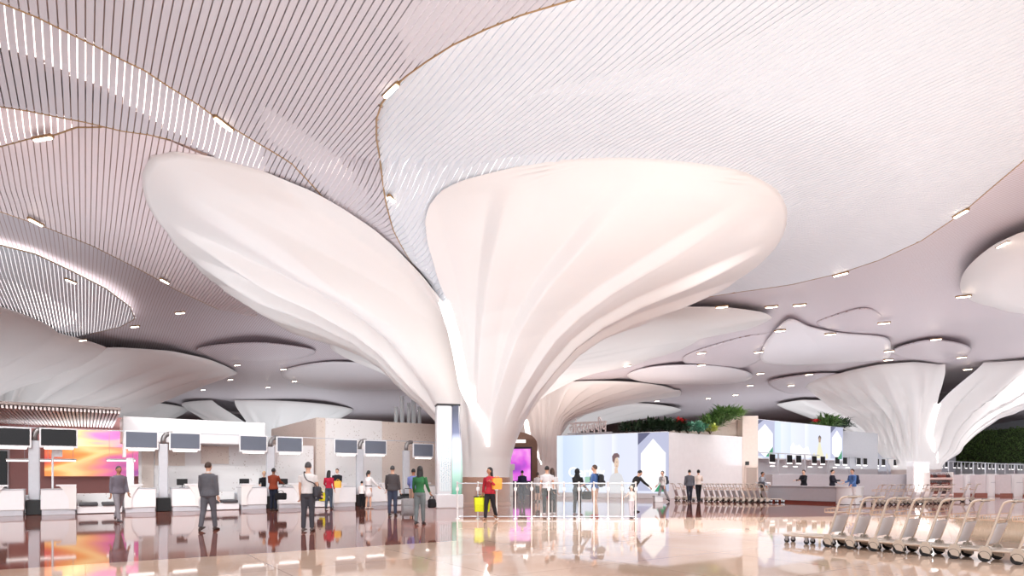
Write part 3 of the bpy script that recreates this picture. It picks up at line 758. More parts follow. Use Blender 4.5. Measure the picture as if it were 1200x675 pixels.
# ---------------------------------------------------------------- totem
def totem():
    p = G(525.5, 595); r = empty('totem_display', p, 0.25, 'tall white totem with perforated lattice front and curved dark screen', 'totem')
    MB().bbox(-.62,.62,-.45,.55,0,.62,.04).build('plinth', M_white, r)
    m = bpy.data.materials.new('perforated_lattice'); m.use_nodes = True; nt = m.node_tree; b = nt.nodes['Principled BSDF']; L = nt.links.new
    tc = N(nt, 'ShaderNodeTexCoord'); v = N(nt, 'ShaderNodeTexVoronoi'); v.inputs['Scale'].default_value = 13; v.inputs['Randomness'].default_value = .35; L(tc.outputs['Object'], v.inputs['Vector'])
    rr = ramp(nt, [(.2, lin((120,146,150))), (.3, lin((226,236,240)))]); L(v.outputs['Distance'], rr.inputs[0]); L(rr.outputs[0], b.inputs['Base Color']); L(rr.outputs[0], b.inputs['Emission Color']); b.inputs['Emission Strength'].default_value = .25
    MB().bbox(-.56,.12,-.34,.4,.62,4.62,.05).build('body', M_white, r)
    MB().bbox(-.44,.06,-.37,-.33,.75,3.1,.01).build('lattice', m, r)
    # screen leaf: bulging profile, dark top fading through blue to green foot
    rs = []
    for k in range(25):
        z = .62+4.03*k/24; w = .42+.07*sin(k/24*pi*1.5+.3); 
        rs.append([(.14,-.3,z),(.14+w*.75,-.36,z),(.14+w,-.2,z),(.14+w,.3,z),(.14,.36,z)])
    m2 = bpy.data.materials.new('curved_totem_screen'); m2.use_nodes = True; nt = m2.node_tree; b = nt.nodes['Principled BSDF']; L = nt.links.new
    tc = N(nt, 'ShaderNodeTexCoord'); sx = N(nt, 'ShaderNodeSeparateXYZ'); L(tc.outputs['Object'], sx.inputs[0]); mr = N(nt, 'ShaderNodeMapRange'); mr.inputs[1].default_value = .6; mr.inputs[2].default_value = 4.6; L(sx.outputs['Z'], mr.inputs[0])
    rp = ramp(nt, [(0, lin((70,150,120))), (.3, lin((190,226,216))), (.6, lin((206,214,232))), (.7, lin((104,110,140))), (.95, lin((60,62,80)))]); L(mr.outputs[0], rp.inputs[0]); L(rp.outputs[0], b.inputs['Base Color']); L(rp.outputs[0], b.inputs['Emission Color']); b.inputs['Emission Strength'].default_value = .5; b.inputs['Roughness'].default_value = .15
    MB().rings(rs).build('screen', m2, r, smooth='auto')
    MB().bbox(-.58,.5,-.36,.42,4.62,4.7,.03).build('cap', M_black, r)
totem()
# ================================================================= MIDDLE AND RIGHT
def lookz(py, Y): return EYE+(HY-py)*Y/F
def at(px, Y, z=0.): return Vector(((px-CX)/F*Y, Y, z))
def wall_run(name, A, B, z0, z1, m, th=.4, label=None, thing=None):
    d = Vector((B.x-A.x, B.y-A.y, 0)); L = d.length; mb = MB(); mb.bbox(0, L, 0, th, z0, z1, .02)
    o = mb.build(name, m, loc=(A.x, A.y, 0), rz=atan2(d.y, d.x))
    if thing: tag(o, label, thing)
    else: struct(o, label)
    return o
# glass queue barrier: panels between white posts
M_bglass = mat('clear_barrier_glass', (230,240,242), .03, alpha=.07, var=0)
bx = [536,560,582,604,623,643,661,678.5,696,712.5,729,745]
def barrier():
    pts = [G(x, 608.2-.0*(x-536)) for x in bx]
    for i, p in enumerate(pts):
        r = empty('barrier_post', p, 0, None, 'post', 'white posts of the glass barrier')
        r['label'] = ['first white glass-barrier post beside the brown column base','white glass-barrier post behind the yellow shopping bag','white glass-barrier post right of the woman in the red jacket','white glass-barrier post left of the man in the navy suit','white glass-barrier post between the navy suit and the woman in the pencil skirt',
          'white glass-barrier post behind the couple in white tops','white glass-barrier post left of the woman in the black hijab','white glass-barrier post behind the woman in the black hijab','white glass-barrier post behind the man with the blue shirt','white glass-barrier post right of the man with the blue shirt','white glass-barrier post before the leaning person in black','last white glass-barrier post beside the small child'][i]
        MB().lathe([(.07,0),(.07,.015),(.03,.03),(.026,1.2),(.034,1.21),(.034,1.24),(.0,1.25)], 14, cap=False).build('shaft', M_white, r, smooth='auto')
        MB().bbox(-.05,.05,-.04,.04,.94,1.06,.015).build('reader', M_white, r)
    for i, (a, b) in enumerate(zip(pts, pts[1:])):
        r = empty('barrier_section', a.lerp(b, .5), atan2(b.y-a.y, b.x-a.x), None, 'glass panel', 'glass panels of the barrier')
        w = (b-a).length/2-.06
        r['label'] = 'clear glass barrier panel '+['next to the brown column base','with the yellow shopping bag before it','right of the woman in the red jacket','before the man in the navy suit','before the woman in the pencil skirt','behind the couple in white tops','left of the woman in the black hijab','behind the black handbag','behind the man with the blue shirt','left of the leaning person in black','beside the small child'][i]
        MB().bbox(-w, w, -.006, .006, .1, 1.17, .003).build('pane', M_bglass, r)
        q = MB(); q.bbox(-w-.04, w+.04, -.02, .02, 1.17, 1.21, .008); q.build('top_rail', M_steel, r)
        q = MB(); q.bbox(-w-.04, w+.04, -.02, .02, .06, .1, .008); q.build('bottom_rail', M_steel, r)
barrier()

# ---------------------------------------------------------------- glowing billboard (portrait advertisement)
def emis(name, rgb, s, rough=.3): return mat(name, (46,46,48), rough, emit=min(1.3, s+.12), ecol=rgb, var=.01)
def billboard(A, B, z0, z1, label, small=False):
    d = Vector((B.x-A.x, B.y-A.y, 0)); Lw = d.length; r = empty('lit_billboard', (A.x, A.y, 0), atan2(d.y, d.x), label, 'billboard'); H = z1-z0
    MB().bbox(0, Lw, .08, .7, 0 if not small else z0-.1, z1+.05, .02).build('cabinet', M_white, r)
    m = bpy.data.materials.new('pale_blue_advert'); m.use_nodes = True; nt = m.node_tree; b = nt.nodes['Principled BSDF']; L = nt.links.new
    tc = N(nt, 'ShaderNodeTexCoord'); sx = N(nt, 'ShaderNodeSeparateXYZ'); L(tc.outputs['Object'], sx.inputs[0]); mr = N(nt, 'ShaderNodeMapRange'); mr.inputs[1].default_value = 0; mr.inputs[2].default_value = Lw; L(sx.outputs['X'], mr.inputs[0])
    rp = ramp(nt, [(0, lin((232,242,252))), (.06, lin((222,234,252))), (.07, lin((206,222,248))), (.25, lin((220,234,252))), (.262, lin((234,240,254))), (.36, lin((220,230,252))), (.37, lin((232,238,252))), (.52, lin((226,230,248))), (.53, lin((240,244,254))), (.58, lin((224,230,248))), (1, lin((228,230,246)))])
    L(mr.outputs[0], rp.inputs[0]); b.inputs['Base Color'].default_value = (.04,.04,.045,1); L(rp.outputs[0], b.inputs['Emission Color']); b.inputs['Emission Strength'].default_value = 1.0; b.inputs['Roughness'].default_value = .2
    MB().bbox(.03, Lw-.03, .02, .1, z0, z1, .01).build('screen', m, r)
    Y = .012
    def flat(name, poly, mm, y=Y): 
        MB().prism([(x*Lw, z0+zz*H) for x, zz in poly], y-.004, y+.006).build(name, mm, r)
    wsh = emis('white_advert_glow', (252,252,255), .95); grn = emis('green_advert_shape', (70,176,130), .6); dk = emis('slate_advert_shape', (120,124,160), .5)
    def hexa(cx, w, lab):
        flat('dark_field', [(cx-w*.62,1),(cx+w*.62,1),(cx+w*.62,.04),(cx-w*.62,.04)][::-1], emis('lavender_advert_field', (200,204,232), .75), .015)
        flat('white_hexagon', [(cx,.9),(cx+w*.5,.66),(cx+w*.5,.2),(cx,.02),(cx-w*.5,.2),(cx-w*.5,.66)], wsh)
        flat('green_wedge', [(cx+w*.5,.3),(cx+w*.5,.03),(cx+w*.05,.03)], grn, .008)
        flat('dark_corner', [(cx-w*.62,1),(cx-w*.1,1),(cx-w*.62,.8)], dk, .008)
    if small:
        hexa(.09, .16, 0); hexa(.92, .13, 0)
        flat('skyline', [(.36,.05),(.36,.32),(.39,.45),(.42,.34),(.46,.4),(.5,.28),(.56,.36),(.6,.05)], wsh)
        flat('portrait_gown', [(.66,.03),(.675,.3),(.69,.5),(.71,.5),(.725,.3),(.76,.03)], emis('cream_advert_gown', (244,240,206), .8))
        flat('portrait_head', [(.69,.5),(.685,.6),(.70,.66),(.715,.6),(.71,.5)], emis('tan_advert_skin', (206,176,150), .6), .006)
        flat('portrait_hair', [(.683,.6),(.684,.66),(.70,.71),(.717,.66),(.717,.6),(.70,.655)], emis('brown_advert_hair', (126,104,100), .5), .004)
        for x in (.635, .79): flat('flower', [(x-.012,.03),(x-.015,.14),(x,.2),(x+.015,.12),(x+.012,.03)], emis('cream_advert_gown', (244,240,206), .8))
    else:
        hexa(.885, .21, 0)
        bl = emis('pale_blouse_advert', (226,226,230), .8); sk = emis('warm_skin_advert', (240,212,190), .78); hr = emis('mauve_hair_advert', (150,118,122), .5)
        flat('portrait_blouse', [(.50,.0),(.497,.2),(.515,.3),(.545,.345),(.585,.345),(.615,.3),(.635,.18),(.64,0)], bl)
        flat('portrait_neck', [(.549,.33),(.549,.42),(.574,.42),(.582,.34)], sk, .008)
        flat('portrait_face', [(.562,.41),(.548,.45),(.543,.53),(.553,.6),(.578,.6),(.588,.53),(.584,.45),(.574,.405)], sk, .006)
        flat('portrait_hair', [(.545,.5),(.53,.54),(.527,.62),(.545,.67),(.575,.675),(.592,.64),(.592,.59),(.575,.605),(.556,.585)], hr, .004)
        flat('portrait_eye', [(.562,.525),(.57,.53),(.578,.525),(.57,.518)], hr, .003); flat('portrait_mouth', [(.562,.455),(.57,.462),(.578,.455),(.57,.448)], emis('rose_advert_lips', (206,130,126), .5), .003)
    return r, Lw
bA, bB = at(652, 43.0), at(781.5, 39.2)
bb, bLw = billboard(bA, bB, .34, 4.27, 'big glowing pale blue billboard with a woman portrait behind the glass barrier')
def text(name, s, size, loc, rot, m, parent=None, ext=.02, font=None, sx=1., align='LEFT', off=0.):
    c = bpy.data.curves.new(name, 'FONT'); c.body = s; c.size = size; c.extrude = ext; c.offset = off; c.align_x = align
    t = bpy.data.objects.new(name, c); COL.objects.link(t); bpy.context.view_layer.update()
    me = bpy.data.meshes.new_from_object(t.evaluated_get(bpy.context.evaluated_depsgraph_get())); bpy.data.objects.remove(t)
    me.materials.clear(); me.materials.append(m); o = bpy.data.objects.new(name, me); COL.objects.link(o); o.location = loc; o.rotation_euler = rot; o.scale = (sx,1,1)
    if parent is not None: o.parent = parent
    return o
text('advert_lettering', 'Certify', .95, (.9, -.0, 1.42), (pi/2,0,0), emis('white_advert_letters', (255,255,255), 1.3), bb, .005)
MB().prism([(2.15,.95),(2.15,1.42),(2.95,1.42),(2.95,.95)], -.0, .012).build('green_block', emis('pale_green_advert', (176,222,200), .7), bb)
# Devanagari sign standing on the billboard
sg = empty('roof_sign', at(667, 42.2, 4.32), atan2(bB.y-bA.y, bB.x-bA.x), 'pale raised Devanagari lettering standing on top of the big billboard', 'sign')
text('lettering', 'आंतरराजयीय', 1.12, (0,0,.1), (pi/2,0,0), mat('rose_grey_letters', (226,214,212), .5), sg, .05, sx=SIGNX, off=.022)
q = MB(); q.box(-.1, 3.1, -.04, .04, 0, .08); q.build('base_rail', M_grey, sg)

# purple glowing screen behind the column
pv = at(607.5, 48)
r = empty('purple_screen', pv, -.1, 'glowing purple and pink screen behind the huge column', 'screen')
m = bpy.data.materials.new('purple_glow_art'); m.use_nodes = True; nt = m.node_tree; b = nt.nodes['Principled BSDF']; L = nt.links.new
tc = N(nt, 'ShaderNodeTexCoord'); n_ = N(nt, 'ShaderNodeTexNoise'); n_.inputs['Scale'].default_value = .7; L(tc.outputs['Object'], n_.inputs['Vector'])
rp = ramp(nt, [(.3, lin((126,60,170))), (.48, lin((190,84,200))), (.62, lin((232,150,226))), (.75, lin((150,40,160)))]); L(n_.outputs['Fac'], rp.inputs[0]); L(rp.outputs[0], b.inputs['Base Color']); L(rp.outputs[0], b.inputs['Emission Color']); b.inputs['Emission Strength'].default_value = .85
MB().bbox(-.95,.95,-.08,.04,1.1,3.6,.02).build('display', m, r); MB().bbox(-1.05,1.05,-.04,.2,0,3.75,.03).build('cabinet', mat('dark_plum_cabinet', (52,28,58), .4), r)
r = empty('arched_kiosk', at(609, 52), 0, 'dark wooden arched kiosk top behind the purple screen', 'kiosk')
mb = MB(); mb.prism([(-1.5,0),(1.5,0),(1.5,4.1)]+[(1.5*cos(pi*k/12), 4.1+1.1*sin(pi*k/12)) for k in range(1,12)]+[(-1.5,4.1)], 0, .8); mb.build('body', mat('brown_wood', (132,96,78), .5, var=.1), r)
MB().bbox(-.5,.5,-.05,.02,4.3,4.55,.02).build('lit_sign', M_ledsoft, r)
r = empty('info_pylon', at(597.5, 45), 0, 'slim pale information pylon beside the purple screen', 'pylon')
MB().bbox(-.22,.22,-.1,.1,0,1.9,.03).build('shaft', M_frp, r); MB().bbox(-.36,.36,-.14,.14,1.9,2.35,.03).build('head', M_frp, r)

# ---------------------------------------------------------------- white planted building with door
wA = at(783, 39.3); wB = wA + D2*(1/1)*((870-600)/720.*wA.y-wA.x)/(D2.x-(270/720.)*D2.y)
M_stone = mat('white_plaster_stone', (232,230,232), .55, var=.03, scale=3)
M_slope = mat('beige_planter_stone', (222,206,196), .6, var=.05)
wall_run('wall_planted', wA, wB, 0, 4.27, M_stone, 6., 'white plaster wall below the roof planting')
dd = (wB-wA).normalized(); nn = Vector((-dd.y, dd.x, 0))
# sloping parapet behind the planting
LW = (wB-wA).length
mb = MB(); mb.prism([(1.2,4.27),(LW+1.2,4.27),(LW+1.2,5.95),(LW-.6,5.9)], 1.2, 1.6)
struct(mb.build('parapet', M_slope, loc=wA, rz=atan2(dd.y, dd.x)), 'sloping beige parapet rising to the stone pier')
tA, tB = wB, at(888.5, 43.6)
wall_run('wall_pier', tA, tB, 0, 5.75, M_slope, 3., 'tall beige stone pier with a doorway')
dv = (tB-tA); dr = empty('door', tA+dv*.55+Vector((0,-.03,0)), atan2(dv.y, dv.x), None, None); struct(dr, 'recessed beige doorway in the stone pier'); dr.name = 'door_1'
q = MB(); q.bbox(-.36,.36,-.05,.03,0,2.05,.01); q.build('door_leaf', mat('taupe_door', (176,160,150), .5), dr)
q = MB(); q.box(-.44,-.36,-.08,.03,0,2.12); q.box(.36,.44,-.08,.03,0,2.12); q.box(-.44,.44,-.08,.03,2.05,2.12); q.build('door_frame', M_slope, dr)
q = MB(); q.cyl((.28,-.1,1.0),(.28,-.02,1.0),.03,8); q.build('door_handle', M_steel, dr)
sq = empty('wall_sign', tA+dv*.3+Vector((-.02,-.09,2.38)), atan2(dv.y, dv.x), 'small black square sign above the doorway in the stone pier', 'sign')
MB().bbox(-.13,.13,0,.05,-.13,.13,.01).build('plate', M_black, sq)

# second, farther billboard up on the wall with screens below it
cA = at(886, 50.0); cB = at(988, 58.5)
wall_run('wall_far_right', cA+Vector((0,.9,0)), at(1035, 62.5)+Vector((0,.9,0)), 0, 5.9, M_grey, 2., 'grey wall carrying the second billboard')
billboard(cA, cB, 3.0, 6.1, 'second glowing billboard with white hexagons high on the far wall', True)
wall_run('wall_far_right', at(1036, 86), at(1120, 108), 0, 6.3, mat('blue_grey_wall', (196,200,210), .6), 1., 'blue grey wall behind the white lotus column')

# ---------------------------------------------------------------- plants
def leaf_cluster(mb, c, n, r, ln, wd, rng, up=.6, spread=1.):
    for _ in range(n):
        a = rng.uniform(0, 2*pi); e = rng.uniform(.1, 1.3); d = Vector((cos(a)*cos(e)*spread, sin(a)*cos(e)*spread, sin(e)*up+.15)).normalized()
        p = Vector(c)+Vector((rng.uniform(-r, r), rng.uniform(-r, r), rng.uniform(0, r*.8)))
        l = ln*rng.uniform(.6, 1.2); s = d.cross(Vector((0,0,1))); s = s.normalized() if s.length > 1e-3 else Vector((1,0,0)); w = wd*rng.uniform(.7, 1.2)
        q1 = p+d*l*.5+Vector((0,0,.02)); q2 = p+d*l-Vector((0,0,l*.25))
        nrm = s.cross(d)*w*.35
        mb.add([p, q1-s*w+nrm, q1, q1+s*w+nrm, q2], [(0,1,2),(0,2,3),(1,4,2),(2,4,3)])
def plant(name, p, label, cat, n, r, ln, wd, m, seed, up=.8, stems=5, group=None, red=None, h=0):
    rng = random.Random(seed); o = empty(name, p, 0, label, cat, group)
    mb = MB(); leaf_cluster(mb, (0,0,.1+h), n, r, ln, wd, rng, up); mb.build('foliage', m, o, fix=False)
    st = MB()
    for k in range(stems):
        a = rng.uniform(0, 2*pi); st.tube([(0,0,-.02),(cos(a)*r*.3,sin(a)*r*.3,.15+h*.5),(cos(a)*r*.7,sin(a)*r*.7,.35+h)], [.025,.02,.012], 5)
    st.build('stem', mat('brown_stem', (90,74,56), .8), o)
    if red:
        q = MB(); leaf_cluster(q, (0,0,.5), 26, r*.6, ln*.7, wd*1.3, rng, 1.2); q.build('flower', mat('red_bloom', (196,44,48), .6), o, fix=False)
    return o
Lf_dark = mat('dark_green_leaf', (40,62,40), .5, var=.25, scale=8); Lf_teal = mat('teal_green_leaf', (104,164,140), .5, var=.2, scale=8); Lf_br = mat('fresh_green_leaf', (110,150,70), .5, var=.25, scale=8); Lf_lime = mat('lime_green_leaf', (178,190,84), .5, var=.2, scale=8)
Lf_mid = mat('mid_green_leaf', (92,126,66), .5, var=.25, scale=8)
for i, (px, Y, z, lab, n, r, ln, wd, m, red) in enumerate([
    (734,41.2,4.3,'dark shrub at the left end of the billboard roof',150,.35,.75,.07,Lf_dark,0),(750,40.9,4.3,'dark shrub second from the left on the billboard roof',170,.35,.8,.08,Lf_dark,0),(766,40.5,4.3,'taller dark shrub in the middle of the billboard roof',200,.35,1.0,.08,Lf_dark,0),(782,40.3,4.3,'dark shrub over the corner of billboard and white wall',220,.4,.95,.08,Lf_dark,0),
    (797,40.6,4.28,'dark shrub with red blooms on the white wall',200,.4,.85,.08,Lf_dark,1),(806,40.8,4.28,'teal leaved shrub beside the red blooms',120,.3,.85,.1,Lf_teal,0),(819,41.3,4.28,'second teal leaved shrub below the feathery bush',130,.35,.9,.11,Lf_teal,0),(832,41.4,4.3,'lime green low plant below the feathery bush',110,.35,.6,.08,Lf_lime,0),
    (834,43.0,4.7,'feathery green bush lower on the sloping parapet',330,.5,1.1,.07,Lf_mid,0),(848,43.4,5.2,'tallest feathery green bush on the sloping parapet',420,.55,1.2,.07,Lf_mid,0),(862,43.6,5.5,'pale grassy plant at the top of the sloping parapet',230,.4,.9,.05,Lf_br,0)]):
    plant('shrub', at(px, Y, z), lab, 'plant', n, r, ln, wd, m, 100+i, .8, 5, 'roof planting', red)
plant('shrub', at(970, 57.8, 5.95), 'spiky green plant on top of the second billboard', 'plant', 260, .7, 1.5, .09, Lf_mid, 140, .5)
plant('shrub', at(984, 59.0, 5.9), 'spiky green plant at the right end of the second billboard', 'plant', 200, .6, 1.3, .09, Lf_dark, 141, .5)
plant('shrub', at(956, 57.0, 5.95), 'low red flowering plant on top of the second billboard', 'plant', 40, .3, .6, .08, Lf_mid, 142, .6, red=1)
for i, (px, lab) in enumerate([(1094,'dark bush left on the blue grey wall top beside the green wall'),(1103,'dark bush in the middle on the blue grey wall top'),(1112,'dark bush nearest the green wall on the blue grey wall top')]):
    plant('shrub', at(px, 102, 6.25), lab, 'plant', 300, 1.0, 1.8, .16, Lf_dark, 150+i, .7)
# vertical garden
gA, gB = at(1118, 112), at(1230, 96)
d = gB-gA; gw = empty('green_wall', (gA.x, gA.y, 0), atan2(d.y, d.x), 'dark green living wall at the right edge', 'green wall')
MB().bbox(0, d.length, .1, .6, 3.7, 9.4, .02).build('panel', mat('dark_moss_panel', (38,48,28), .9, var=.2, scale=1), gw)
rng = random.Random(3); mb = MB()
for _ in range(6500):
    x = rng.uniform(0, d.length); z = rng.uniform(3.75, 9.6); p = Vector((x, .1, z)); a = rng.uniform(0, 2*pi); l = rng.uniform(.2, .5); dirv = Vector((cos(a)*.8, -rng.uniform(.3, 1), sin(a)*.8)).normalized(); s = dirv.cross(Vector((0,0,1))).normalized()*.09
    mb.add([p, p+dirv*l*.5-s, p+dirv*l, p+dirv*l*.5+s], [(0,1,2,3)])
tag(mb.build('foliage', mat('moss_green_leaf', (76,98,52), .6, var=.35, scale=1.2), gw, fix=False), kind='stuff')
wall_run('wall_green', gA+Vector((0,.7,0)), gB+Vector((0,.7,0)), 0, 3.8, M_grey, .5, 'pale grey wall below the living wall')

# ---------------------------------------------------------------- far check-in row (right)
fP = Vector((21.4, 50.6, 0)); fD = Vector((.785, .62, 0)).normalized(); fR = atan2(fD.y, fD.x)
def far_t(px):
    r = (px-CX)/F; return (r*fP.y-fP.x)/(fD.x-r*fD.y)
MX = [904.8,925,935.7,954,964,981,990,1006,1013.6,1027.7,1035,1049,1056,1068.5,1075,1086,1092,1103,1108.7,1118.5,1123.7,1132,1137.6,1147,1152,1159.5,1164,1171,1175,1183,1186.5,1193.6,1197]
NTH = ['first','second','third','fourth','fifth','sixth','seventh','eighth','ninth','tenth','eleventh','twelfth','thirteenth','fourteenth','fifteenth','sixteenth','seventeenth','eighteenth','nineteenth','twentieth']+['twenty-'+w for w in ['first','second','third','fourth','fifth','sixth','seventh','eighth','ninth']]+['thirtieth','thirty-first','thirty-second','thirty-third']
fs = empty('far_screen', (0,0,0), 0, '', 'screen', 'small black screens of the far check-in row')
MB().bbox(-.46,.46,-.02,.02,-.30,.385,.01).build('frame', M_white, fs); MB().bbox(-.44,.44,-.032,0,-.26,.37,.006).build('display', M_scr_far, fs); MB().bbox(-.42,.42,-.035,.0,-.38,-.31,.01).build('light_bar', M_ledsoft, fs)
for i, px in enumerate(MX):
    t = far_t(px); p = fP+fD*t; p.z = EYE+1.5 if i else EYE+1.5
    lb = NTH[i]+' small black screen from the stone pier along the far check-in row'
    if i == 0: fs.location = p; fs.rotation_euler = (0,0,fR); fs['label'] = lb; first = fs
    else: dup(first, p, fR, lb)
# rail and posts
mb = MB(); mb.box(-2, far_t(1204), .1, .18, 3.34, 3.42); o = mb.build('screen_rail', M_grey, loc=fP, rz=fR); tag(o, 'long thin rail carrying the far row of small screens', 'rail')
fpx = [914,945,972,998,1021,1042,1062,1081,1098,1113,1128,1142,1156,1168,1179,1190]
for i, px in enumerate(fpx):
    t = far_t(px); p = fP+fD*t
    r = empty('rail_post', p, fR, NTH[i]+' slim grey post from the stone pier holding the far screen rail', 'post', 'posts of the far screen rail')
    MB().bbox(-.05,.05,.08,.2,0,3.4,.01).build('shaft', M_grey, r); MB().bbox(-.15,.15,0,.3,0,.06,.01).build('foot', M_grey, r)
# strip lights behind far screens
for i, px in enumerate([907,922,934,951,963,980,995,1012,1030]):
    p = fP+fD*far_t(px)+Vector((-fD.y*.14,fD.x*.14,2.3)); r = empty('linear_lamp', p, fR, NTH[i]+' tiny white lamp dash from the stone pier behind the far screens', 'lamp', 'lamp dashes behind the far screens')
    MB().bbox(-.32,.32,-.04,.04,-.035,.035,.01).build('lens', M_ledsoft, r); MB().cyl((0,0,.06),(0,0,1.06),.012,6).build('rod', M_grey, r)
# mauve wall in front of the far row, lit white base block of the far column
M_mauve = mat('mauve_grey_laminate', (184,181,187), .4, var=.03)
o = wall_run('counter_wall', at(905, 44.2), at(1069, 46.5), 0, 1.6, M_mauve, .8, 'long mauve grey counter wall behind the two agents in black', 'counter')
r = empty('white_block', at(1077, 45.5), 0, 'bright white block at the right end of the mauve counter wall', 'block')
MB().bbox(-.62,.62,-.3,.5,0,2.55,.03).build('body', M_white, r); MB().bbox(-.5,.5,-.33,-.28,.3,2.3,.01).build('lit_face', M_ledsoft, r)

# shelf rack with brown bags
sh = empty('display_rack', at(1100.5, 44.5), 0, 'pink-shelved display rack of brown bags right of the white block', 'rack')
for z in (.02,.62,1.2): MB().bbox(-.82,.82,-.25,.4,z,z+.16,.02).build('shelf', mat('pale_pink_shelf', (222,196,190), .5), sh)
MB().bbox(-.85,.85,.4,.46,0,1.75,.01).build('back_panel', M_mauve, sh)
for s in (-1, 1): MB().bbox(s*.84-.03, s*.84+.03, -.25,.46,0,1.75,.01).build('side_panel', M_frp, sh)
M_lea = mat('brown_leather', (120,62,52), .5, var=.15); M_lea2 = mat('dark_plum_leather', (58,34,38), .5)
def make_bag(label, m, w=.13):
    r = empty('handbag', (0,0,0), 0, label, 'bag', 'bags on the display rack')
    MB().rings([[(x*w,y*.08,0) for x,y in ((-1,-1),(1,-1),(1,1),(-1,1))],[(x*w*1.1,y*.1,.1) for x,y in ((-1,-1),(1,-1),(1,1),(-1,1))],[(x*w*.8,y*.05,.22) for x,y in ((-1,-1),(1,-1),(1,1),(-1,1))]]).build('body', m, r)
    MB().tube([(-w*.6,0,.21),(-w*.4,0,.3),(0,0,.33),(w*.4,0,.3),(w*.6,0,.21)], .012, 6).build('handle', m, r)
    return r
for j, z in enumerate((.18,.78,1.36)):
    for k in range(5):
        q = make_bag(['first','second','third','fourth','last'][k]+' dark bag from the left on the '+['lowest','middle','top'][j]+' shelf of the display rack', M_lea if (j+k) % 3 else M_lea2)
        q.location = at(1100.5, 44.5)+Vector((-.62+.31*k, .02, z))

# self bag-drop kiosks at the right
def make_kiosk(label):
    r = empty('bag_drop_kiosk', (0,0,0), 0, label, 'kiosk', 'white bag-drop kiosks')
    MB().prism([(-.36,0),(.36,0),(.40,.5),(.38,1.2),(.30,1.62),(-.36,1.62)], 0, .8).build('body', M_white, r)
    MB().prism([(-1.15,.12),(-.38,.12),(-.38,1.58),(-1.15,1.58)], .25, .8).build('side_bay', mat('pale_rose_laminate', (222,213,216), .4), r)
    MB().prism([(-1.15,0),(-.38,0),(-.38,.2),(-1.15,.2)], .1, .8).build('belt', mat('rust_belt', (150,96,84), .5), r)
    MB().bbox(-.2,.25,-.02,.01,.98,1.02,.005).build('slot', M_grey, r)
    return r
for i, px in enumerate([1137.5, 1164.5, 1194.5, 1228]):
    q = make_kiosk(NTH[i]+' white bag-drop kiosk right of the display rack' if i < 3 else 'white bag-drop kiosk beyond the right frame edge')
    q.location = at(px, 46.5-.9*i); q.rotation_euler = (0,0,-.1)
# blanket backs so the hall does not end in the open
M_far = mat('far_warm_grey_wall', (206,196,196), .7, var=.03)
wall_run('wall_left', Vector((-88, 5, 0)), Vector((-70, 160, 0)), 0, 14.2, M_far, .5, 'far left hall wall')
wall_run('wall_far', Vector((-110, 150, 0)), Vector((130, 150, 0)), 0, 14.2, M_far, .5, 'far end wall of the hall')
wall_run('wall_right', Vector((104, 160, 0)), Vector((84, 5, 0)), 0, 14.2, mat('blue_grey_far_wall', (190,196,206), .7), .5, 'blue grey right hall wall')

# information desk
dA = Vector((14.5, 34.8, 0)); dD = Vector((.5703,-.8214,0)); dR = atan2(dD.y, dD.x)
r = empty('information_desk', dA, dR, 'long mauve grey information desk with a white curved end', 'desk')
MB().bbox(0, 3.9, 0, .7, .12, .86, .02).build('body', M_mauve, r)
MB().bbox(0, 3.9, .05, .65, 0, .12, .01).build('toe_kick', mat('red_brown_toe', (130,62,54), .4), r)
MB().bbox(-.04, 3.94, -.06, .8, .86, .93, .015).build('worktop', M_mauve, r)
MB().lathe([(.62,.02),(.62,.86),(.68,.87),(.68,.93),(.02,.93)], 36, M=Matrix.Translation((4.3,.42,0))).build('white_end', M_white, r, smooth='auto')
r = empty('desk_screen', dA+Vector((.1,.9,0)), 0, 'white box terminal at the left end of the information desk', 'terminal')
MB().bbox(-.35,.35,-.2,.2,0,1.1,.03).build('pedestal', M_white, r); MB().bbox(-.3,.3,-.22,-.19,.75,1.05,.01).build('panel', M_grey, r)
# small white box on the floor
r = empty('floor_box', G(771, 588.5), .2, 'small white box on the floor before the white hexagon', 'box')
MB().bbox(-.24,.24,-.15,.15,0,.3,.02).build('body', M_white, r); MB().bbox(-.26,.26,-.17,.17,.3,.36,.015).build('lid', M_grey, r)
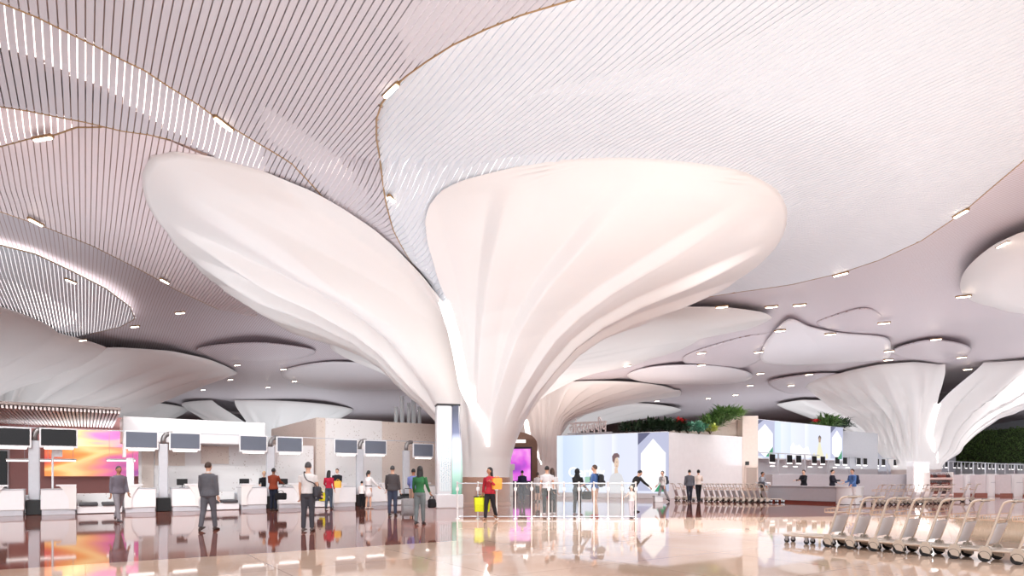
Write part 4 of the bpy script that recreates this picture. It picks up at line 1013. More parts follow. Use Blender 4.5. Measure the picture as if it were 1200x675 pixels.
# ================================================================= TROLLEYS
M_panel = mat('white_advert_board', (226,226,232), .35)
def wheel(mb_t, c, r, w):
    M = Matrix.Translation(c) @ Matrix.Rotation(pi/2, 4, 'Y')
    mb_t.lathe([(r*.62,-w*.45),(r*.92,-w*.5),(r,-w*.25),(r,w*.25),(r*.92,w*.5),(r*.62,w*.45)], 20, M=M)
def make_trolley(label, group):
    r = empty('luggage_trolley', (0,0,0), 0, label, 'trolley', group)
    q = MB()
    for s in (-1, 1):
        q.tube(crom([(s*.25,-.05,.2),(s*.25,.3,.19),(s*.2,.75,.17),(s*.13,1.02,.16)], 4), .02, 8)
    q.tube([(-.13,1.02,.16),(-.06,1.07,.16),(.06,1.07,.16),(.13,1.02,.16)], .02, 8)
    for y, w in ((-.04,.25),(.35,.24),(.7,.2)): q.tube([(-w,y,.19),(w,y,.19)], .016, 6)
    q.build('base_frame', M_metal, r, smooth='auto')
    q = MB()
    for k in range(5): 
        x = -.16+.08*k; q.bbox(x-.03, x+.03, .0, .92-.1*abs(k-2), .2, .215, .004)
    q.build('platform', M_metal, r)
    for s in (-1, 1):                                             # each upright runs from the wheel up to the handle
        MB().tube(crom([(s*.25,.02,.17),(s*.25,-.07,.42),(s*.25,-.16,.72),(s*.245,-.23,.94),(s*.24,-.29,1.0),(s*.235,-.38,1.02)], 5), .021, 8, ell=(1.5,.9)).build('upright', M_metal, r, smooth='auto')
    q = MB(); q.tube([(-.235,-.40,1.015),(.235,-.40,1.015)], .019, 10); q.build('handle', M_metal, r, smooth='auto')
    q = MB(); q.bbox(-.11,.11,-.40,-.30,.985,1.035,.015); q.build('brake_grip', M_black, r)
    # slanted advert board between the uprights
    a = atan2(-.21, .53); Mx = Matrix.Translation((0,-.02,.30)) @ Matrix.Rotation(-a, 4, 'X')
    q = MB(); q.box(-.225,.225,-.012,.012,0,.36, M=Mx); q.build('advert_board', M_panel, r)
    # small tray with wire rim
    q = MB(); q.bbox(-.23,.23,-.17,.08,.68,.70,.006)
    q.tube([(-.23,-.17,.80),(.23,-.17,.80),(.23,.08,.76),(-.23,.08,.76)], .008, 6, closed=True)
    for x, y, z in ((-.23,.08,.76),(.23,.08,.76),(0,.08,.76),(-.12,.08,.76),(.12,.08,.76)): q.tube([(x,y,.69),(x,y,z)], .006, 5)
    q.build('tray', mat('tan_metal_tray', (214,184,160), .4, metal=.4), r)
    for s in (-1, 1):
        w = MB(); wheel(w, Vector((s*.28,0,.095)), .095, .045); o = w.build('rear_wheel', M_rubber, r, smooth='auto')
        w = MB(); w.lathe([(.0,-.02),(.06,-.02),(.06,.02),(.0,.02)], 16, M=Matrix.Translation((s*.28,0,.095)) @ Matrix.Rotation(pi/2, 4, 'Y'), cap=False); w.build('wheel_hub', M_steel, o)
        w = MB(); w.prism([(-.085,.05),(-.095,.17),(-.05,.26),(.04,.26),(.09,.17),(.03,.07)], s*.28-(.034 if s > 0 else -.026), s*.28+(.034 if s > 0 else -.026)+.004, 'x')
        w.v = [(x, y, z) for x, y, z in w.v]
        w.build('wheel_guard', mat('grey_beige_guard', (204,190,176), .45), r)
    for s in (-1, 1):
        w = MB(); wheel(w, Vector((s*.12,.96,.055)), .055, .03); o = w.build('front_caster', M_rubber, r, smooth='auto')
        w = MB(); w.prism([(.92,.05),(.93,.15),(1.0,.15),(.98,.05)], s*.12-.024, s*.12+.024, 'x'); w.build('caster_fork', M_steel, o)
    return r
T0 = make_trolley('', 'luggage trolleys in the front row')
RT = atan2(D1.y, D1.x)-pi/2
front = [W(972,640.6,0)]
pA, pB = W(974,640.8,0), W(1196,661.5,0)
for i in range(8):
    p = pA.lerp(pB, i/7.); p = p + D2*.14
    lb = NTH[i]+' trolley from the nose end of the nearest trolley row'
    if i == 0: T0.location = p; T0.rotation_euler = (0,0,RT); T0['label'] = lb
    else: dup(T0, p, RT, lb)
# row behind, in front of the mauve wall
a_, b_ = G(1026,592.0), G(1108,590.0)
for i in range(9):
    dup(T0, a_.lerp(b_, i/8.), RT+.08, NTH[i]+' trolley from the left in the middle row behind the nearest trolleys', 'luggage trolleys in the middle row')
for i, (x, y) in enumerate(((1128,588),(1139,588))):
    dup(T0, G(x, y), RT+.2, ['left one of two loose trolleys before the white bag-drop kiosks','right one of two loose trolleys before the white bag-drop kiosks'][i], 'loose trolleys')
# row along the white planted wall (seen square on)
a_, b_ = G(829,587.6), G(897,588.9)
for i in range(11):
    dup(T0, a_.lerp(b_, i/10.), -pi/2+.02, NTH[i]+' trolley from the couple along the row below the white planted wall', 'luggage trolleys along the white wall')
a_, b_ = G(794,586.6), G(803,586.8)
for i in range(2): dup(T0, a_.lerp(b_, i/1.), -pi/2+.02, ['trolley at the left end of the white wall row, before the backpack man','second trolley at the left end of the white wall row behind the couple'][i], 'luggage trolleys along the white wall')

# ================================================================= PEOPLE
SKIN = [mat('light_skin', (224,178,152), .5, var=.02), mat('tan_skin', (176,124,96), .5, var=.02), mat('brown_skin', (128,86,66), .5, var=.02)]
HAIRM = mat('black_hair', (28,24,26), .5, var=.2, scale=60); HAIRB = mat('brown_hair', (72,52,42), .5, var=.2, scale=60); HAIRY = mat('blonde_hair', (206,166,110), .5, var=.2, scale=60); HAIRG = mat('dark_grey_hair', (74,72,74), .5, var=.2, scale=60)
def cloth(name, rgb): return mat(name, rgb, .85, var=.07, scale=14, spec=.25, bump=.3, bscale=30)
def ring(c, rx, ry, n=14, tilt=None):
    return [Vector((c[0]+rx*cos(2*pi*k/n), c[1]+ry*sin(2*pi*k/n), c[2])) for k in range(n)]
def remesh(o, vox):
    m = o.modifiers.new('r', 'REMESH'); m.mode = 'VOXEL'; m.voxel_size = vox
    s = o.modifiers.new('s', 'SMOOTH'); s.factor = .5; s.iterations = 4
    dg = bpy.context.evaluated_depsgraph_get(); me = bpy.data.meshes.new_from_object(o.evaluated_get(dg))
    o.modifiers.clear(); old = o.data; o.data = me; bpy.data.meshes.remove(old)
    me.polygons.foreach_set('use_smooth', [True]*len(me.polygons)); return o
def person(label, loc, face, H=1.75, sex='m', top=None, bottom=None, shoe=(40,34,34), hair='short', hairm=None, skin=0, legs=((4,2),(-4,4)), arms=((6,8,12),(6,8,12)), jacket=False, sleeve='long', skirt=None, lean=0, headturn=0, headtilt=0, belt=False, collar=None, scale_w=1., lift=0.):
    """legs: per side (thigh pitch forward, knee flex); arms: per side (pitch forward, abduct, elbow flex); side 0 = the person's right"""
    S = H/1.75; fw = (.92 if sex == 'f' else 1.)*scale_w
    root = empty('person', (loc[0], loc[1], lift), radians(face), label, 'person')
    sk = SKIN[skin]
    def rotx(v, a): return Vector((v[0], v[1]*cos(a)-v[2]*sin(a), v[1]*sin(a)+v[2]*cos(a)))
    hipw, shw = .088*fw, .178*fw
    J = {}
    for i, s in enumerate((-1, 1)):
        th, kn = legs[i]; hip = Vector((s*hipw, 0, .92)); a = radians(th)
        knee = hip+Vector((s*.005, -sin(a)*.43, -cos(a)*.43)); b = radians(th-kn)
        ank = knee+Vector((0, -sin(b)*.41, -cos(b)*.41)); J['leg', i] = (hip, knee, ank, b)
    dz = min(J['leg', i][2].z for i in (0, 1))-.085
    L = radians(lean)
    def up(v):                                   # torso lean about the hips
        w = Vector((v[0], v[1], v[2]-.95)); w = rotx(w, L); return Vector((w.x, w.y, w.z+.95))
    for i, s in enumerate((-1, 1)):
        p, ab, el = arms[i]; sh = Vector((s*shw, .005, 1.415)); a, c = radians(p), radians(ab)
        d = Vector((s*sin(c), -sin(a)*cos(c), -cos(a)*cos(c))); elb = sh+d*.285
        e = radians(p+el); inn = .25 if el > 40 else .05
        d2 = Vector((s*sin(c)*.5-s*inn*sin(radians(el)), -sin(e), -cos(e))).normalized(); wr = elb+d2*.245
        J['arm', i] = [up(sh), up(elb), up(wr), (up(wr)-up(elb)).normalized()]
    T = lambda v: Vector((v[0]*S, v[1]*S, (v[2]-dz)*S))
    def loft(mb, pts, rad, n=10, ell=None): mb.tube([T(p) for p in pts], [r*S for r in rad], n, ell=ell)
    tors = [(.83,.10,.085),(.88,.152,.108),(.95,.160,.112),(1.03,.138,.100),(1.10,.130,.096),(1.20,.148,.105),(1.30,.162,.112),(1.38,.168,.105),(1.43,.150,.088),(1.465,.095,.066),(1.49,.062,.058)] if sex == 'm' else \
           [(.83,.10,.085),(.88,.158,.112),(.95,.165,.115),(1.03,.130,.098),(1.10,.116,.090),(1.20,.132,.104),(1.28,.148,.124),(1.36,.150,.104),(1.42,.135,.082),(1.46,.080,.060),(1.49,.054,.052)]
    def torso(mb, off, z0=.0, z1=9, flare=0.):
        rs = []
        for z, rx, ry in tors:
            if z < z0 or z > z1: continue
            f = flare*max(0, 1.05-z)
            rs.append([T(up(p)) for p in ring((0, .005, z), rx*fw+off+f, ry+off+f*.8, 18)])
        mb.rings(rs)
    hc = up(Vector((0,-.012,1.632))); HT = Matrix.Rotation(radians(headturn), 3, 'Z') @ Matrix.Rotation(radians(headtilt)+L, 3, 'X')
    def shape_head(p):
        x, y, z = p; t = z/.118
        if t < 0: x *= 1+.30*t; y = y*(1+.16*t) - .012*(-t)
        return HT @ Vector((x, y, z))*S
    # ---- continuous body
    b = MB(); torso(b, 0.)
    b.tube([T(up(Vector((0,.01,1.44)))), T(up(Vector((0,.005,1.50)))), T(hc+Vector((0,.01,-.06)))], [.06*S*fw,.054*S*fw,.052*S*fw], 12)
    b.ellipsoid(T(hc), .076, .096, .118, 16, 12, shape_head)
    def H3(x, y, z): return T(hc)+HT @ Vector((x, y, z))*S
    b.tube([H3(0,-.085,.022), H3(0,-.104,-.012), H3(0,-.09,-.03)], [.010*S,.017*S,.012*S], 8)           # nose
    for s in (-1, 1): b.ellipsoid(H3(s*.076,.006,-.005), .014*S, .024*S, .034*S, 8, 6)                     # ears
    for i in (0, 1):
        hip, knee, ank, bb = J['leg', i]
        loft(b, [hip+Vector((0,0,.03)), hip.lerp(knee,.35), hip.lerp(knee,.75), knee, knee.lerp(ank,.3)+Vector((0,.012,0)), knee.lerp(ank,.7), ank], [.088,.082,.062,.054,.057,.042,.036], 12)
        s_, e_, w_, d_ = J['arm', i]
        loft(b, [s_, s_.lerp(e_,.3), s_.lerp(e_,.8), e_, e_.lerp(w_,.25), w_], [.055*fw,.048*fw,.040,.038,.037,.027], 10)
    bo = b.build('body', sk, root, smooth=True); remesh(bo, .0135*S)
    # hands, fingers joined into the same body mesh
    hb = MB()
    for i, s in enumerate((-1, 1)):
        s_, e_, w_, d = J['arm', i]; side = Vector((0,-1,0)) if abs(d.y) < .8 else Vector((s*1,0,0))
        side = (side-d*side.dot(d)).normalized(); nrm = d.cross(side).normalized()*(-s)
        def hp(a, b_, c): return T(w_+d*a+side*b_+nrm*c)
        rs = []
        for a, wd, tk in ((-.02,.026,.022),(.03,.036,.018),(.07,.042,.016),(.095,.04,.012)):
            rs.append([hp(a, 0, 0)+(side*cos(2*pi*k/10)*wd+nrm*sin(2*pi*k/10)*tk)*S for k in range(10)])
        hb.rings(rs)
        for k, (o_, ln) in enumerate(((.030,.068),(.011,.078),(-.009,.072),(-.028,.056))):
            c = .012+.004*k
            hb.tube([hp(.085,o_,0), hp(.095+ln*.4,o_,c*.5), hp(.095+ln*.75,o_,c*1.6), hp(.095+ln*.95,o_,c*2.8)], [.0095*S,.009*S,.008*S,.006*S], 6)
        hb.tube([hp(.015,.026,0), hp(.045,.05,.010), hp(.075,.054,.020), hp(.09,.05,.026)], [.012*S,.0105*S,.009*S,.007*S], 6)
    ho = hb.build('hands', sk, None, smooth=True)
    bm = bmesh.new(); bm.from_mesh(bo.data); bm.from_mesh(ho.data); bm.to_mesh(bo.data); bm.free()
    me = ho.data; bpy.data.objects.remove(ho); bpy.data.meshes.remove(me)
    bo.data.polygons.foreach_set('use_smooth', [True]*len(bo.data.polygons))
    # ---- face
    for s in (-1, 1):
        e = MB(); e.ellipsoid(H3(s*.031,-.083,.018), .011*S, .008*S, .008*S, 8, 6); e.build('eye', mat('dark_eye', (34,26,24), .3), root, smooth=True)
    e = MB(); e.ellipsoid(H3(0,-.089,-.055), .024*S, .008*S, .007*S, 10, 6); e.build('mouth', mat('rose_lips', (168,96,90), .5), root, smooth=True)
    # ---- trousers / skirt / dress
    off = .012
    if skirt:
        m_, zb, fl = skirt
        rs = []
        for z, rx, ry in ((1.04,.134,.103),(.98,.160,.118),(.90,.172,.128),(.78,.176,.134+fl*.3),(zb,.168+fl,.134+fl)):
            rs.append([T(Vector((p.x, p.y, p.z))) for p in ring((0,.003,z), rx*fw, ry, 18)])
        q = MB(); q.rings(rs); q.build('skirt', m_, root, smooth=True)
    else:
        q = MB()
        rs = [[T(p) for p in ring((0,.004,z), rx*fw+off, ry+off, 18)] for z, rx, ry in tors if z < 1.06]; q.rings(rs)
        for i in (0, 1):
            hip, knee, ank, bb = J['leg', i]
            loft(q, [hip+Vector((0,0,.0)), hip.lerp(knee,.35), hip.lerp(knee,.75), knee, knee.lerp(ank,.3)+Vector((0,.01,0)), knee.lerp(ank,.75), ank+Vector((0,0,.0))], [.098,.094,.078,.070,.068,.060,.058], 12)
        o = q.build('trousers', bottom, root, smooth=True); remesh(o, .016*S)
    # ---- upper garment
    q = MB(); o_ = .030 if jacket else .016
    torso(q, o_, .86 if jacket else .93, 1.47 if not jacket else 1.48, .12 if jacket else .03)
    for i in (0, 1):
        s_, e_, w_, d_ = J['arm', i]
        if sleeve == 'long': loft(q, [s_, s_.lerp(e_,.4), e_, e_.lerp(w_,.5), w_.lerp(e_,.06)], [.072*fw,.062,.054,.049,.043] if jacket else [.064*fw,.055,.047,.043,.036], 12)
        else: loft(q, [s_, s_.lerp(e_,.35), s_.lerp(e_,.62)], [.066*fw,.060,.058], 12)
    o = q.build('jacket' if jacket else 'shirt', top, root, smooth=True); remesh(o, .015*S)
    if collar:
        q = MB(); q.rings([[T(up(p)) for p in ring((0,.0,1.455),.075,.068,16)],[T(up(p)) for p in ring((0,.004,1.515),.063,.062,16)]], cap=False); q.build('collar', collar, root, smooth=True)
    # ---- shoes
    shm = mat('shoe_%d_%d_%d' % shoe, shoe, .5)
    for i in (0, 1):
        hip, knee, ank, bb = J['leg', i]; q = MB(); a = min(radians(40), max(-.1, -bb if bb < 0 else 0)); rs = []
        for y, w, h in ((.075,.026,.05),(.05,.038,.085),(0,.040,.10),(-.05,.040,.075),(-.11,.046,.055),(-.155,.040,.042),(-.185,.022,.03)):
            r_ = []
            for k in range(10):
                t = 2*pi*k/10; p = Vector((w*cos(t), y, max(-.5, h*.5*(1+sin(t)))-.085)); r_.append(T(ank+rotx(p, -a)))
            rs.append(r_)
        q.rings(rs); q.build('shoe', shm, root, smooth=True)
    # ---- hair
    hm = hairm or HAIRM; q = MB()
    def hair_fn(lo, back):
        def fn(p):
            x, y, z = p
            if y < -.035 and z < .055: y = max(y, -.03); x *= .9
            if z < lo: z = lo+(z-lo)*.25; 
            return HT @ Vector((x, y, z))*S
        return fn
    if hair == 'short': q.ellipsoid(T(hc)+HT @ Vector((0,.008,.016))*S, .083, .101, .115, 16, 12, hair_fn(-.03, 0))
    elif hair == 'hijab':
        q.ellipsoid(T(hc)+HT @ Vector((0,.014,.006))*S, .098, .104, .132, 16, 12, lambda p: HT @ Vector((p.x, max(p.y, -.05) if abs(p.z) < .08 else p.y, p.z))*S)
        q.rings([[T(up(p)) for p in ring((0,.01,z), rx, ry, 16)] for z, rx, ry in ((1.28,.20*fw,.125),(1.40,.19*fw,.11),(1.47,.12,.09),(1.54,.085,.09),(1.60,.08,.085))])
    else:
        q.ellipsoid(T(hc)+HT @ Vector((0,.010,.014))*S, .087, .106, .120, 16, 12, hair_fn(-.05, 0))
        if hair == 'long':
            rs = []
            for z, rx, ry, y in ((.06,.08,.06,.04),(-.03,.092,.062,.045),(-.12,.096,.055,.055),(-.22,.09,.048,.07),(-.30,.07,.035,.075),(-.34,.03,.02,.075)):
                rs.append([T(hc)+HT @ Vector((p.x, p.y, p.z))*S for p in ring((0,y,z), rx, ry, 14)])
            q.rings(rs)
        elif hair == 'pony':
            q.tube([H3(0,.10,.03), H3(0,.14,-.02), H3(0,.13,-.10), H3(0,.115,-.18)], [.02*S,.035*S,.03*S,.01*S], 10)
        elif hair == 'bun': q.ellipsoid(H3(0,.11,.05), .04*S, .035*S, .04*S, 10, 8)
    q.build('headscarf' if hair == 'hijab' else 'hair', hm, root, smooth=True)
    Mw = Matrix.Translation((loc[0], loc[1], lift)) @ Matrix.Rotation(radians(face), 4, 'Z')
    hands = [Mw @ T(J['arm', i][2]+J['arm', i][3]*.1) for i in (0, 1)]
    info = dict(hands=hands, M=Mw, T=lambda v: Mw @ T(up(Vector(v))), S=S, face=radians(face))
    return info

# held and worn things (each its own object)
def shopping_bag(label, hand, m, rz=0., w=.34, h=.38, d=.12, drop=.16):
    r = empty('shopping_bag', Vector((hand[0], hand[1], max(.0, hand[2]-drop-h))), rz, label, 'bag')
    q = MB(); q.rings([[(x*w/2*s, y*d/2*t, z) for x, y in ((-1,-1),(0,-1.15),(1,-1),(1,1),(0,1.15),(-1,1))] for z, s, t in ((0,.94,.9),(h*.5,1,1.1),(h,1.02,.7))]); q.build('body', m, r)
    for s in (-1, 1): MB().tube([(-w*.22,s*d*.3,h-.01),(-w*.16,s*d*.1,h+drop*.8),(0,0,h+drop),(w*.16,s*d*.1,h+drop*.8),(w*.22,s*d*.3,h-.01)], .007, 6).build('handle', m, r, smooth=True)
    return r
def handbag(label, hand, m, rz=0., w=.36, h=.27, d=.12, drop=.12, name='handbag'):
    r = empty(name, Vector((hand[0], hand[1], hand[2]-drop-h)), rz, label, 'bag')
    MB().bbox(-w/2, w/2, -d/2, d/2, 0, h, .04).build('body', m, r, smooth='auto')
    MB().bbox(-w/2+.02, w/2-.02, -d/2-.008, -d/2+.01, .02, h*.6, .01).build('front_pocket', m, r)
    for s in (-1, 1): MB().tube([(-w*.24,s*d*.25,h-.01),(-w*.2,s*d*.12,h+drop*.7),(0,0,h+drop),(w*.2,s*d*.12,h+drop*.7),(w*.24,s*d*.25,h-.01)], .011, 6).build('handle', m, r, smooth=True)
    return r
def backpack(label, P, m, side=0., h=.46, w=.30):
    c = P['T']((0,.20,1.0)); r = empty('backpack', c, P['face'], label, 'backpack')
    q = MB(); q.bbox(-w/2, w/2, -.06, .11, 0, h, .07); q.build('body', m, r, smooth='auto')
    q = MB(); q.bbox(-w/2+.04, w/2-.04, .09, .16, .04, h*.5, .03); q.build('pocket', m, r, smooth='auto')
    for s in (-1, 1): MB().tube([(s*.11,-.05,.10),(s*.14,-.16,.16),(s*.13,-.34,.26),(s*.12,-.32,.42),(s*.11,-.12,.47),(s*.10,-.04,.42)], .018, 6, ell=(1.4,.6)).build('strap', m, r, smooth=True)
    return r
def shoulder_bag(label, P, m, side=1, z=.86, front=0.02, strap=True):
    c = P['T']((side*.25, front, z)); r = empty('shoulder_bag', c, P['face']+pi/2, label, 'bag')
    MB().bbox(-.17,.17,-.06,.06,0,.27,.04).build('body', m, r, smooth='auto')
    MB().bbox(-.165,.165,-.07,-.055,.1,.27,.01).build('flap', m, r)
    # the strap runs diagonally over the back to the other shoulder
    Mi = Matrix.Rotation(-(P['face']+pi/2), 4, 'Z')
    pts = [(side*.25,.06,z+.25),(side*.19,.135,z+.36),(side*.05,.16,1.28),(-side*.03,.15,1.38),(-side*.08,.07,1.49),(-side*.07,-.05,1.46),(side*.05,-.15,1.28),(side*.2,-.12,z+.36),(side*.25,-.02,z+.25)]
    if strap: MB().tube([Mi @ (P['T'](p)-c) for p in crom(pts, 3)], .016, 6, ell=(1.4,.6)).build('strap', m, r, smooth=True)
    return r

K = cloth
AWAY = 180
# --- left hall
P = person('man in a mid grey suit walking away across the red floor', G(244,621.5), 176, 1.80, 'm', K('grey_suit',(104,104,110)), K('grey_suit',(104,104,110)), (70,56,50), 'short', HAIRB, 0, ((13,4),(-8,10)), ((2,7,6),(4,9,18)), jacket=True, collar=K('white_cotton',(232,230,230)))
r = empty('paper_folder', P['hands'][1]+Vector((0,0,-.13)), .4, 'white paper held in the left hand of the man in the grey suit', 'paper'); MB().bbox(-.09,.09,-.006,.006,-.1,.14,.004).build('sheet', M_white, r)
P = person('man in a white t-shirt and charcoal trousers standing with his back turned', G(361,622.5), 178, 1.78, 'm', K('white_tee',(236,232,230)), K('charcoal_cotton',(74,74,80)), (92,80,76), 'short', HAIRG, 0, ((2,2),(-3,4)), ((12,8,30),(4,8,10)), sleeve='short', headturn=14)
shoulder_bag('charcoal shoulder bag with a diagonal strap worn by the man in the white t-shirt', P, K('charcoal_canvas',(76,76,82)), -1)
# counter-side walking figure at the far left (blurred in the photograph)
P = person('person in grey clothes walking in front of the art wall', G(139,611), 60, 1.76, 'm', K('mid_grey_jersey',(118,112,122)), K('pale_grey_trousers',(150,146,152)), (110,106,110), 'short', HAIRG, 1, ((16,6),(-18,16)), ((-8,5,12),(10,5,14)), jacket=True)
c0 = P2(7.75, -.32); 
P = person('man in a rust brown jacket leaning at the check-in counter', at(320.5, c0.y-1.6+.6), 172, 1.76, 'm', K('rust_jacket',(128,58,38)), K('navy_denim',(30,34,50)), (24,22,24), 'short', HAIRM, 2, ((0,0),(4,10)), ((30,10,50),(26,14,60)), jacket=True)
handbag('black holdall hanging at the side of the man in the rust jacket', P['T']((-.34,.04,.83)), K('black_holdall',(26,24,28)), .3, .46, .28, .2, .1, 'holdall')
person('blonde woman in a black top behind the check-in counter facing the rust jacket man', P2(7.95, 1.25), 20, 1.66, 'f', K('black_top',(28,26,30)), K('black_trousers',(28,28,32)), (24,22,24), 'bun', HAIRY, 0, ((0,0),(0,0)), ((20,8,60),(20,8,60)))
P = person('woman with long black hair, red top and slate jeans seen from behind', G(385.5,596.8), 172, 1.68, 'f', K('crimson_top',(176,36,62)), K('slate_denim',(66,76,90)), (38,34,36), 'long', HAIRM, 0, ((4,2),(-5,8)), ((2,10,8),(8,14,46)))
shopping_bag('bright yellow shopping bag carried by the woman in the red top', P['T']((.28,-.02,.88)), K('vivid_yellow_paper',(226,214,44)), 2.9, .34, .36, .12, .12)
shopping_bag('black shopping bag beside the bright yellow bag of the woman in the red top', P['T']((.42,.02,.94)), K('black_paper',(42,44,54)), 2.4, .30, .34, .12, .12)
shopping_bag('small amber bag held out by the woman in the red top', P['T']((-.40,-.05,1.36)), K('amber_paper',(244,190,84)), 3.0, .28, .30, .12, .08)
person('check-in agent in a black suit and tie behind the counter', P2(11.35, 1.3), -10, 1.80, 'm', K('black_suit',(34,34,40)), K('black_suit',(34,34,40)), (24,22,24), 'short', HAIRM, 0, ((0,0),(0,0)), ((18,10,74),(18,10,70)), jacket=True, collar=K('white_cotton',(232,230,230)))
P = person('woman in a white belted dress with a low ponytail at the counter', G(432,596.2), 150, 1.68, 'f', K('white_dress',(240,236,236)), None, (196,180,170), 'pony', HAIRM, 0, ((3,2),(-3,4)), ((26,22,20),(10,8,14)), skirt=(K('white_dress',(240,236,236)), .55, .03))
r = empty('dress_belt', P['T']((0,0,1.045)), 0, 'thin dark belt on the white dress', 'belt'); r.name = 'belt'
MB().lathe([(.148,-.018),(.155,-.018),(.155,.018),(.148,.018)], 24, cap=False).build('band', M_black, r)
person('small child in a white top and black trousers beside the woman in the white dress', G(424,596.4), 170, 1.22, 'm', K('white_tee',(236,232,230)), K('black_trousers',(28,28,32)), (24,22,24), 'short', HAIRM, 0, ((2,0),(-2,0)), ((10,6,20),(10,6,20)), scale_w=.95)
P = person('man in a dark leather jacket and jeans seen from behind', G(460,604.5), 176, 1.80, 'm', K('dark_leather',(86,82,84)), K('blue_grey_denim',(72,80,100)), (60,48,44), 'short', HAIRG, 0, ((3,2),(-3,3)), ((2,9,14),(10,12,16)), jacket=True)
# rolling suitcase
sp = G(478,606.5); r = empty('suitcase', sp, .25, 'grey soft rolling suitcase beside the man in the leather jacket', 'suitcase')
M_case = K('grey_luggage_fabric',(150,148,150))
MB().bbox(-.22,.22,-.13,.13,.06,.66,.05).build('body', M_case, r, smooth='auto'); MB().bbox(-.18,.18,-.17,-.12,.12,.4,.03).build('front_pocket', M_case, r, smooth='auto')
MB().tube([(-.12,.08,.64),(-.12,.08,.98),(-.09,.08,1.0),(.09,.08,1.0),(.12,.08,.98),(.12,.08,.64)], .012, 6).build('pull_handle', M_black, r)
for s in (-1, 1):
    w = MB(); wheel(w, Vector((s*.17,.06,.04)), .04, .03); w.build('wheel', M_rubber, r)
P = person('woman in a green sweater and grey jeans seen from behind', G(492,614.5), 170, 1.72, 'f', K('green_knit',(52,110,70)), K('grey_jeans',(112,122,124)), (54,44,46), 'long', HAIRM, 1, ((6,2),(-5,6)), ((8,12,36),(10,10,22)), headturn=20)
handbag('black handbag in the hand of the woman in the green sweater', P['T']((-.34,-.12,.86)), K('black_holdall',(26,24,28)), .9, .30, .26, .12, .1)
P = person('person in a blue shirt and beige trousers half hidden behind the woman in green', G(484.5,600.5), 178, 1.72, 'm', K('lavender_blue_shirt',(132,146,206)), K('beige_trousers',(196,164,144)), (120,60,60), 'short', HAIRM, 1, ((0,0),(0,0)), ((20,14,60),(16,10,50)))
# --- at the glass barrier
P = person('woman in a red jacket and black jeans walking with bags at the glass barrier', G(574,609.5), -25, 1.72, 'f', K('red_jacket',(170,44,58)), K('black_jeans',(40,38,44)), (132,96,76), 'long', HAIRM, 1, ((14,6),(-14,14)), ((-4,14,6),(20,14,100)), jacket=True, headturn=-40)
shopping_bag('lime yellow shopping bag carried by the woman in the red jacket', P['hands'][0]+Vector((-.02,-.03,.02)), K('lime_yellow_paper',(206,212,40)), .25, .50, .46, .16, .06)
shopping_bag('black shopping bag behind the lime yellow one', P['hands'][0]+Vector((-.12,.1,.06)), K('black_paper',(42,44,54)), .1, .34, .38, .12, .06)
shopping_bag('orange paper bag on the shoulder of the woman in the red jacket', P['T']((.27,-.02,1.46)), K('orange_paper',(238,158,72)), .5, .32, .36, .12, .06)
person('man in a navy suit seen from behind through the glass barrier', G(612,587.5), 176, 1.78, 'm', K('navy_suit',(44,48,74)), K('navy_suit',(44,48,74)), (24,22,24), 'short', HAIRM, 0, ((8,2),(-6,6)), ((2,8,10),(6,8,20)), jacket=True)
person('woman in a white blouse and black pencil skirt beyond the glass barrier', G(630,588), 165, 1.66, 'f', K('white_blouse',(238,234,234)), None, (24,22,24), 'pony', HAIRB, 0, ((6,2),(-6,6)), ((14,14,40),(4,8,10)), skirt=(K('black_skirt',(40,38,48)), .50, -.01))
P = person('man in a white shirt and black trousers beside the long-haired woman', G(641,603.5), 178, 1.80, 'm', K('white_shirt',(236,234,236)), K('black_trousers',(28,28,32)), (220,214,214), 'short', HAIRM, 0, ((3,2),(-3,2)), ((4,9,10),(4,9,10)), sleeve='short')
P = person('woman with wavy dark hair and a white top beside the man in white', G(647,603.2), 186, 1.72, 'f', K('white_top',(240,238,238)), K('black_jeans',(40,38,44)), (220,214,214), 'long', HAIRB, 0, ((2,2),(-3,4)), ((4,10,10),(6,10,20)))
handbag('magenta bag hanging beside the woman in the white top', P['T']((.24,.06,1.22)), K('magenta_fabric',(226,54,150)), 1.3, .22, .50, .12, .08, 'tote_bag')
P = person('woman in a black hijab and long black clothes holding a handbag', G(676.5,603.8), 140, 1.70, 'f', K('black_abaya',(50,50,50)), K('black_jeans',(40,38,44)), (120,70,66), 'hijab', K('black_scarf',(44,44,46)), 0, ((3,0),(-3,2)), ((18,8,40),(22,8,40)), jacket=True)
handbag('black structured handbag held by the woman in the hijab', P['T']((-.2,-.34,.98)), K('black_holdall',(26,24,28)), .2, .36, .30, .14, .08)
P = person('man in a denim blue shirt and beige trousers with a black backpack', G(697,605.5), -118, 1.82, 'm', K('denim_blue_shirt',(78,108,164)), K('beige_trousers',(206,186,172)), (170,70,70), 'short', HAIRB, 0, ((4,2),(-5,5)), ((16,8,70),(12,8,66)))
backpack('black backpack on the man in the denim blue shirt', P, K('black_nylon',(48,50,54)))
P = person('person in black leaning forward behind the small child', G(742,600), 110, 1.74, 'f', K('black_coat',(48,48,50)), K('black_trousers',(28,28,32)), (24,22,24), 'short', HAIRM, 0, ((6,4),(2,6)), ((70,10,10),(20,10,20)), jacket=True, lean=26)
person('small child in a white outfit in front of the glass barrier', G(740,607.8), 200, 1.10, 'f', K('white_tee',(236,232,230)), K('pale_mauve_trousers',(206,196,206)), (120,110,120), 'short', K('cream_sunhat',(238,228,206)), 0, ((4,2),(-4,4)), ((8,8,16),(40,10,20)))
P = person('man in a white top and grey trousers walking before the white hexagon', G(776.5,588.2), -70, 1.78, 'm', K('white_tee',(236,232,230)), K('grey_trousers',(150,146,150)), (60,56,60), 'short', HAIRG, 0, ((20,4),(-18,14)), ((10,8,30),(-6,8,20)))
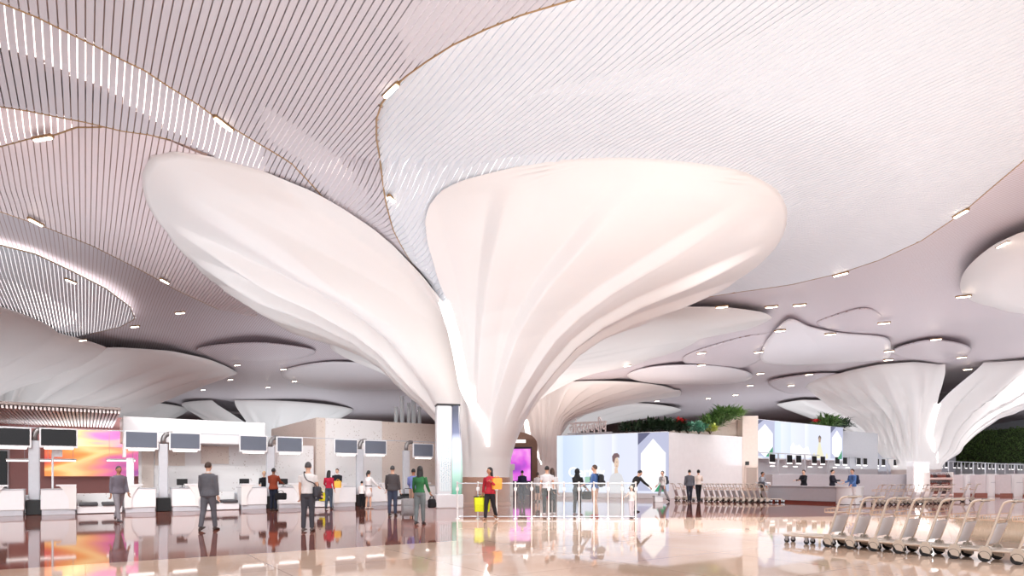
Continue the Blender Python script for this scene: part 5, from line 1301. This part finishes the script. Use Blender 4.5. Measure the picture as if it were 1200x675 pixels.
backpack('dark grey backpack on the man before the white hexagon', P, K('dark_grey_nylon',(70,72,80)))
person('man in a grey blazer walking away beside the woman in cream', G(808,588.8), 176, 1.80, 'm', K('grey_blazer',(96,98,106)), K('dark_denim',(48,50,62)), (60,40,40), 'short', HAIRM, 0, ((10,2),(-12,14)), ((0,9,8),(6,9,16)), jacket=True)
P = person('woman in a cream top and black trousers walking beside the grey blazer', G(818.5,588.6), 186, 1.80, 'f', K('cream_top',(230,214,204)), K('black_trousers',(28,28,32)), (40,36,40), 'bun', HAIRM, 0, ((8,2),(-8,8)), ((24,20,70),(4,9,12)))
# --- right
P = person('person in a grey top with a dark bag by the end of the information desk', G(893.5,588.5), 60, 1.68, 'm', K('light_grey_tee',(180,184,194)), K('black_trousers',(28,28,32)), (60,50,50), 'short', HAIRM, 1, ((6,2),(-6,6)), ((10,8,30),(14,10,50)))
shoulder_bag('dark bag carried by the person at the left end of the information desk', P, K('charcoal_canvas',(76,76,82)), -1, .9)
person('agent in a black suit reading a tablet behind the information desk', at(942, 35.2), -75, 1.80, 'm', K('black_suit',(34,34,40)), K('black_suit',(34,34,40)), (24,22,24), 'short', HAIRM, 0, ((0,0),(0,0)), ((34,6,56),(34,6,56)), jacket=True)
person('agent in a navy suit and white collar talking across the information desk', at(975.5, 34.2), 55, 1.80, 'm', K('ink_suit',(46,46,58)), K('ink_suit',(46,46,58)), (24,22,24), 'short', HAIRM, 0, ((0,0),(0,0)), ((10,10,60),(30,8,60)), jacket=True, collar=K('white_cotton',(232,230,230)))
P = person('man in a denim jacket and white trousers with a navy backpack at the desk end', at(999, 31.0), -80, 1.80, 'm', K('denim_jacket',(92,130,190)), K('white_trousers',(232,226,226)), (210,200,200), 'short', HAIRB, 0, ((2,2),(-2,2)), ((16,8,60),(10,8,40)), jacket=True)
backpack('navy backpack on the man at the white end of the information desk', P, K('navy_nylon',(58,66,92)))
# ================================================================= LIGHT
def spot(name, loc, power, size=150, rad=.15, col=(1,.985,.97), rot=(0,0,0), blend=.6):
    l = bpy.data.lights.new(name, 'SPOT'); l.energy = power; l.spot_size = radians(size); l.spot_blend = blend; l.shadow_soft_size = rad; l.color = col
    o = bpy.data.objects.new(name, l); COL.objects.link(o); o.location = loc; o.rotation_euler = rot; return o
for i, p in enumerate(FP):
    spot('fixture_and_added_spot', p+Vector((0,0,-.2)), LAMP*(1. if FIX[i][2] else 1.6), 160)
for x, y in [(-14,8),(-5,6),(5,6),(14,9),(22,16),(-3,13),(6,15),(-20,16),(-10,14),(14,20),(30,24)]:
    spot('fixture_and_added_spot', Vector((x,y,11.6)), LAMP*1.3, 160)  # extra spots without fixtures, added for even brightness near the camera
sun = bpy.data.lights.new('daylight_through_front_glazing', 'SUN'); sun.energy = SUN; sun.angle = radians(40); sun.color = (.97,.985,1)
so = bpy.data.objects.new('daylight_through_front_glazing', sun); COL.objects.link(so); so.rotation_euler = (radians(72), 0, radians(12))

def added_uplight(x, y, z, sx, sy, p, col=UPC):
    l = bpy.data.lights.new('added_uplight', 'AREA'); l.shape = 'RECTANGLE'; l.size = sx; l.size_y = sy; l.energy = p; l.color = col; l.spread = radians(170)
    o = bpy.data.objects.new('added_uplight', l); COL.objects.link(o); o.location = (x,y,z); o.rotation_euler = (pi,0,0)
for x, y, z, sx, sy, p, *c in UPL: added_uplight(x, y, z, sx, sy, p*UPS, *c)  # unseen area lights added above the floor to brighten ceiling and columns

def aim(name, loc, tgt, power, size=60, rad=.4, col=(1,.96,.92), blend=.8):
    o = spot(name, Vector(loc), power, size, rad, col, blend=blend); d = Vector(tgt)-Vector(loc); o.rotation_euler = d.to_track_quat('-Z', 'Y').to_euler(); return o
for l, t, p, sz in AIMS: aim('added_fill_spot', l, t, p*AIMK, sz, .3, (1,.985,.97))  # unseen spots added to brighten counters, pale floor, walls and column stem
